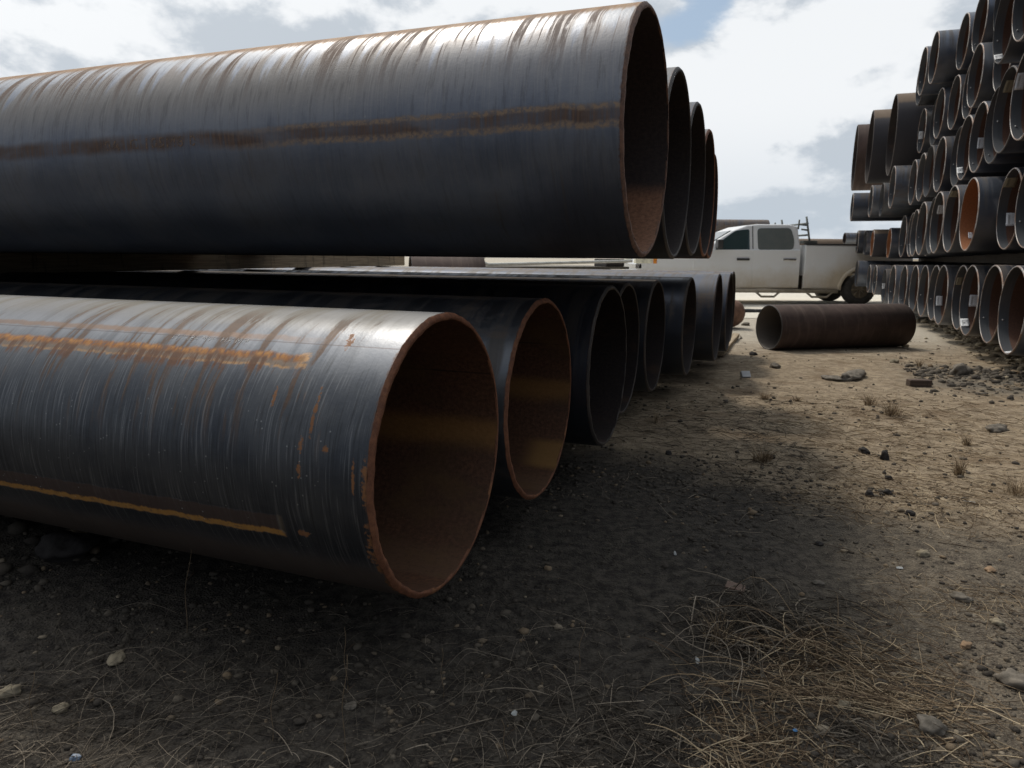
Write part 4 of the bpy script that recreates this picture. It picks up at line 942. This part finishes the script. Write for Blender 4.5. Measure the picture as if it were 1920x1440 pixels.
# long pipes piled far behind the truck
def side_pile(px0, px1, ytop, yy, rr, lb, mats, group, rows=3):
    top = at_y(px1, ytop, yy); x1 = top.x; x0 = at_y(px0, ytop, yy).x; z_ = top.z - rr; k = 0
    while z_ > rr * .5 and k < rows:
        for j in range(2 if k else 1):
            pipe((x1 + rnd.uniform(-.1, .15) if (k or j) else x1, yy + j * rr * 2.02 + k * .02, z_), math.pi, -1, rr, x1 - x0, .02, mats, 'dull', 'dull', lb % (('top', 'middle', 'bottom')[k], ('front', 'rear')[j]), group, name='far_pipe', n=48)
        z_ -= rr * 2.01; k += 1
side_pile(1180, 1440, 412, 30, .30, 'long dark pipe piled behind the truck cab, %s level, %s one', 'plain', 'far pipe pile behind the cab')
side_pile(1440, 1680, 449, 34, .36, 'long tan brown pipe piled beyond the truck bed, %s level, %s one', 'old', 'far pipe pile beyond the bed')
c = at_y(1583, 447, 26)
pipe((c.x, c.y, c.z), R(-8), -1, .20, 5, .015, 'plain', 'dull', 'dull', 'blue-grey pipe end seen just above the truck bed rail at the right stack', None, name='far_pipe', n=48)

# ------------------------------------------------------------------ pickup truck
def paint_mat():
    m, t = new_mat('dusty_white_paint'); co = t.node('ShaderNodeTexCoord').outputs['Object']; x_, y_, z_ = t.sep(co)
    n = t.noise(co, 2.2, 6, .65); f = t.noise(co, 14, 5, .6); st = t.noise(t.vm('MULTIPLY', co, (9, 1, 1.2)), 1.0, 4)
    d = t.m('ADD', t.ramp(z_, 1.15, .45, -.12, .8), t.m('MULTIPLY', t.m('SUBTRACT', n, .5), .9))
    # dust thrown up round the rear wheel arch
    rr = t.vm('LENGTH', t.vm('SUBTRACT', t.comb(x_, 0.0, z_), (5.75, 0, .55)))
    d = t.m('ADD', d, t.ramp(rr, 1.15, .55, 0, .75)); d = t.m('MULTIPLY', d, t.ramp(f, .1, .6, .75, 1.0), clamp=True)
    col = t.mix(t.m('MULTIPLY', d, .85), (.78, .79, .80), t.mix(st, (.44, .35, .23), (.60, .49, .34)))
    t.bsdf(col, t.m('ADD', .30, t.m('MULTIPLY', d, .45)), 0, None, .5); return m
PAINT = paint_mat(); GLASS = None
m, t = new_mat('tinted_glass'); t.bsdf((.035, .06, .065), .06, 0, None, .8); GLASS = m
m, t = new_mat('dusty_rear_glass'); co = t.node('ShaderNodeTexCoord').outputs['Object']; t.bsdf(t.mix(t.noise(co, 6, 4), (.10, .12, .12), (.17, .18, .17)), .35); GLASS2 = m
BLK = simple('black_trim', (.035, .035, .037), .5); CHR = simple('chrome_trim', (.5, .5, .5), .25, .9); TYR = simple('tyre_rubber', (.055, .050, .044), .85, 0, .3, 12, .004); RIMM = simple('dusty_wheel', (.22, .18, .13), .5, .3)
LAMP = simple('lamp_lens', (.70, .68, .55), .15); AMB = simple('amber_lens', (.75, .28, .05), .2)
TY = 18.2
org = at_y(1190, 560, TY)
truck = empty('pickup_truck', (org.x, TY, float(gz(org.x, TY)) - .0), 'dusty white crew cab pickup with headache rack parked side on beyond the yard', 'pickup truck')
T_ = truck
def xt(px): return at_y(px, 500, TY).x - org.x
def zt(py): return at_y(1450, py, TY).z
xf = 0.0; x_rear = xt(1618) + 1.25; wr = xt(1618); wf = wr - 4.05
if wf < .75: wf = .85
x_cab = xt(1500); x_bed = xt(1508)
zb = zt(541)
def arch(cx, r, z0, n_=10): return [(cx + r * math.cos(math.pi * (1 - k / n_)), z0 + r * math.sin(math.pi * (1 - k / n_)) * 1.0) for k in range(n_ + 1)]
# cab + front clip (lower body), arches cut into the outline
ar = arch(wf, .50, zb - .03)
poly = [(0.05, zb + .02)] + [p for p in ar] + [(x_cab, zb), (x_cab, 1.40), (xt(1335), 1.385), (xt(1310), 1.37), (1.2, 1.31), (.35, 1.20), (.06, 1.05), (0.0, .75)]
MB().prism(poly, 0, 2.0, bev=.045).build('body', PAINT, T_)
# greenhouse
zr = zt(420)
gh = [(xt(1322), 1.36), (xt(1345), 1.62), (xt(1372), 1.84), (xt(1400), zr - .03), (xt(1420), zr), (xt(1480), zr), (x_cab - .06, zr - .05), (x_cab, 1.40), (x_cab, 1.36)]
MB().prism(gh, .03, 1.97, ytop=.16, ztop=zr, zbot=1.38, bev=.04).build('cab', PAINT, T_)
def side_panel(pts, off=.0, th=.012, name='window', mat=None, parent=None):
    """flat panel on the tapered near side of the greenhouse"""
    b = bmesh.new()
    def yy(z): return .03 + .16 * max(0, (z - 1.38) / (zr - 1.38)) - off
    A = [b.verts.new((x, yy(z) - th, z)) for x, z in pts]; B = [b.verts.new((x, yy(z) + .01, z)) for x, z in pts]
    b.faces.new(A); b.faces.new(B[::-1]); n_ = len(pts)
    for k in range(n_): b.faces.new((A[k], B[k], B[(k + 1) % n_], A[(k + 1) % n_]))
    bmesh.ops.recalc_face_normals(b, faces=b.faces)
    me = bpy.data.meshes.new(name); b.to_mesh(me); b.free(); return add(name, me, parent or T_, mat)
def rounded(pts, r, n_=4):
    out = []; N_ = len(pts)
    for i in range(N_):
        p = Vector(pts[i] + (0,)); a = Vector(pts[i - 1] + (0,)); c = Vector(pts[(i + 1) % N_] + (0,)); da = (a - p); dc = (c - p); rr = min(r, da.length * .45, dc.length * .45)
        q0 = p + da.normalized() * rr; q1 = p + dc.normalized() * rr
        for k in range(n_ + 1):
            u = k / n_; v = q0 * (1 - u) ** 2 + p * 2 * u * (1 - u) + q1 * u * u; out.append((v.x, v.y))
    return out
w1 = rounded([(xt(1338), zt(472)), (xt(1352), zt(452)), (xt(1378), zt(433)), (xt(1404), zt(430)), (xt(1404), zt(471))], .05)
w2 = rounded([(xt(1420), zt(470)), (xt(1419), zt(428)), (xt(1482), zt(427)), (xt(1488), zt(450)), (xt(1486), zt(468))], .10)
# doors stand 8 mm proud
def door(x0, x1, name, hx):
    d = MB().box(x0, x1, -.010, .02, zb + .03, 1.375, .008).build(name, PAINT, T_)
    MB().box(hx - .16, hx + .16, -.045, -.010, zt(487) - .028, zt(487) + .028, .012).build('handle', BLK if hx < xt(1440) else CHR, d)
    return d
d1 = door(xt(1299), xt(1410), 'door', xt(1392)); d2 = door(xt(1411.6), xt(1499), 'door', xt(1479))
side_panel(w1, .004, .012, 'window', GLASS); side_panel(w2, .004, .012, 'window', GLASS2)
side_panel([(xt(1409.6), 1.40), (xt(1411.2), 1.40), (xt(1411.2), zr - .05), (xt(1409.6), zr - .05)], .002, .004, 'door_seam', BLK)
MB().prism([(xt(1332), 1.40), (xt(1348), 1.62), (xt(1374), 1.84), (xt(1379), 1.84), (xt(1354), 1.62), (xt(1338), 1.40)], .25, 1.75).build('windshield', GLASS, T_, (-.06, 0, .01))
MB().box(.05, .2, .0, 2.0, .9, 1.0).build('grille_bar', CHR, T_, (-.06, 0, 0))
MB().box(-.10, .14, -.02, 2.02, .50, .78, .05).build('bumper', CHR, T_)
h1 = MB().box(-.02, .42, -.012, .30, 1.02, 1.17, .03).build('headlight', LAMP, T_); MB().box(.43, .52, -.012, .05, 1.02, 1.17, .01).build('turn_signal', AMB, h1)
h1 = MB().box(-.02, .42, 1.70, 2.012, 1.02, 1.17, .03).build('headlight', LAMP, T_)
mx = xt(1345); mr = MB().box(mx - .10, mx + .04, -.30, -.04, 1.40, 1.62, .03).build('mirror', BLK, T_); MB().box(mx - .02, mx + .04, -.06, .06, 1.40, 1.46, .01).build('mirror_arm', BLK, mr)
# bed
ra = arch(wr, .53, zb - .03)
zbed = zt(459)
pb = [(x_bed, zb)] + ra + [(x_rear, zb + .05), (x_rear, zbed - .02), (x_bed, zbed)]
bd = MB().prism(pb, 0, .10, bev=.03).prism([(x_bed, zb + .1), (x_rear, zb + .1), (x_rear, zbed), (x_bed, zbed)], 1.9, 2.0).box(x_bed, x_rear, .1, 1.9, .75, .80).box(x_bed, x_bed + .05, .1, 1.9, .8, zbed).build('bed', PAINT, T_)
MB().tube([(wr + (.56) * math.cos(a_), -.0, zb - .03 + .56 * math.sin(a_)) for a_ in [math.pi * k / 14 for k in range(15)]], .05, 8).build('wheel_flare', PAINT, bd)
MB().box(x_bed, x_rear, -.012, .12, zbed, zbed + .035, .008).build('bed_rail', BLK, bd)
MB().box(x_rear - .05, x_rear, .1, 1.9, .8, zbed - .02).build('tailgate', PAINT, T_)
fx = xt(1530); MB().tube([(fx, -.012, zt(493)), (fx, .01, zt(493))], .085, 20).build('fuel_door', PAINT, bd)
MB().box(x_rear - .02, x_rear + .16, .0, 2.0, .50, .68, .03).build('rear_bumper', CHR, T_)
# headache rack
rk = MB(); x0 = xt(1494.5); x1 = xt(1508)
for y_ in (.16, 1.84):
    rk.tube([(x1 + .16, y_, zbed + .03), (x1 + .02, y_, zt(405))], .026, 8); rk.tube([(x0 + .02, y_, zr - .12), (x0 + .03, y_, zt(411))], .022, 8)
    rk.tube([(x0 + .02, y_, zr + .0), (x1 + .05, y_, zr - .02)], .022, 8); rk.tube([(x0 + .1, y_, zr - .12), (x1 + .07, y_, zr - .14)], .022, 8)
for z_ in (zt(418), zt(440)): rk.tube([(x1 + .07, .16, z_), (x1 + .07, 1.84, z_)], .024, 8)
rk.box(x1 - .04, x1 + .30, .05, .3, zbed + .036, zbed + .11, .01)
rk.build('headache_rack', simple('rack_steel', (.15, .16, .15), .5, .4), T_)
# step bar with two hanging steps
sb = MB().tube([(wf + .60, -.06, zb - .06), (wr - .62, -.06, zb - .06)], .05, 10).build('step_bar', simple('dusty_step', (.33, .28, .21), .6, .2), T_)
for a_, b_ in ((xt(1418), xt(1463)), (xt(1513), xt(1562))):
    st_ = MB().tube([(a_, -.08, zb - .08), (a_ + .14, -.10, zb - .20), (b_ - .14, -.10, zb - .20), (b_, -.08, zb - .08)], .028, 8).build('step', sb.data.materials[0], sb)
# wheels
def wheel(cx, cy):
    rw = .41; V = []; F = []; prof = [(-.13, .23), (-.145, .29), (-.14, .36), (-.11, .40), (-.06, .41), (.06, .41), (.11, .40), (.14, .36), (.145, .29), (.13, .23)]
    N_ = 40
    for y_, r_ in prof:
        for k in range(N_): V.append((r_ * math.cos(2 * math.pi * k / N_), y_, r_ * math.sin(2 * math.pi * k / N_)))
    for i in range(len(prof) - 1):
        for k in range(N_): F.append((i * N_ + k, i * N_ + (k + 1) % N_, (i + 1) * N_ + (k + 1) % N_, (i + 1) * N_ + k))
    wb = bpy.data.objects.new('wheel', mesh('wheel', V, F, True)); wb.data.materials.append(TYR); COL.objects.link(wb); wb.parent = T_; wb.location = (cx, cy, rw + .01)
    rmb = MB(); s_ = -1 if cy < 1 else 1
    rmb.tube([(0, s_ * .10, 0), (0, s_ * .06, 0)], [.235, .235], 32).tube([(0, s_ * .06, 0), (0, s_ * .125, 0)], [.10, .06], 20)
    for k in range(8):
        a_ = 2 * math.pi * k / 8; rmb.tube([(.04 * math.cos(a_), s_ * .11, .04 * math.sin(a_)), (.225 * math.cos(a_), s_ * .115, .225 * math.sin(a_))], .022, 6)
    rmb.build('rim', RIMM, wb)
for cx in (wf, wr):
    for cy in (.16, 1.84): wheel(cx, cy)
MB().box(.6, x_rear - .3, .32, 1.68, .52, .72).box(wr - .7, wr + .7, .32, 1.68, .72, 1.1).tube([(wr, .2, .42), (wr, 1.8, .42)], .07, 10).tube([(xt(1460), .75, .48), (xt(1600), .75, .50)], .11, 12).box(xt(1480), xt(1565), .5, 1.3, .30, .5, .06).build('chassis', simple('underbody', (.055, .045, .036), .9), T_)

# ------------------------------------------------------------------ white flatbed trailer seen in the slit between the layers
c0 = at_y(905, 490, 13.8); c1 = at_y(1185, 490, 15.2)
tr = empty('flatbed_trailer', (c0.x, c0.y, 0), 'white framed flatbed trailer seen through the gap left of the truck', 'trailer'); L_ = math.hypot(c1.x - c0.x, c1.y - c0.y); tr.rotation_euler = (0, 0, math.atan2(c1.y - c0.y, c1.x - c0.x))
WH = simple('white_frame', (.62, .62, .58), .5, 0, .15)
MB().tube([(.12, 0, 1.20), (.03, 0, 1.17), (0, 0, 1.11), (.03, 0, 1.05), (.12, 0, 1.02), (L_, 0, 1.10)], .03, 8).box(.1, L_, 1.9, 1.96, 1.14, 1.2).box(0, .06, .05, 1.9, 1.02, 1.2).build('side_rail', WH, tr)
MB().tube([(.2, .9, 1.20), (L_, .6, 1.23)], .03, 8).build('cross_rail', WH, tr)
MB().box(.1, L_, .1, 1.85, .93, .98).build('deck', simple('deck_boards', (.10, .09, .075), .8), tr)
MB().box(L_ - .5, L_ - .05, .2, .7, .98, 1.14, .02).build('tool_box', simple('tool_box', (.05, .04, .035), .6), tr)
for x_ in (.8, 1.7):
    for y_ in (.15, 1.75):
        wl = MB().tube([(x_, y_ - .1, .36), (x_, y_ + .1, .36)], .36, 28).build('wheel', TYR, tr); MB().tube([(x_, y_ - .12, .36), (x_, y_ + .12, .36)], .18, 20).build('rim', RIMM, wl)
MB().box(.3, L_ - .2, .5, .58, .76, .928).box(.3, L_ - .2, 1.4, 1.48, .76, .928).box(.9, 1.6, .12, .18, .4, .75).box(.9, 1.6, 1.78, 1.84, .4, .75).tube([(.8, .2, .38), (.8, 1.75, .38)], .04, 8).tube([(1.7, .2, .38), (1.7, 1.75, .38)], .04, 8).box(.78, 1.72, .45, 1.5, .40, .76).build('trailer_frame', BLK, tr)
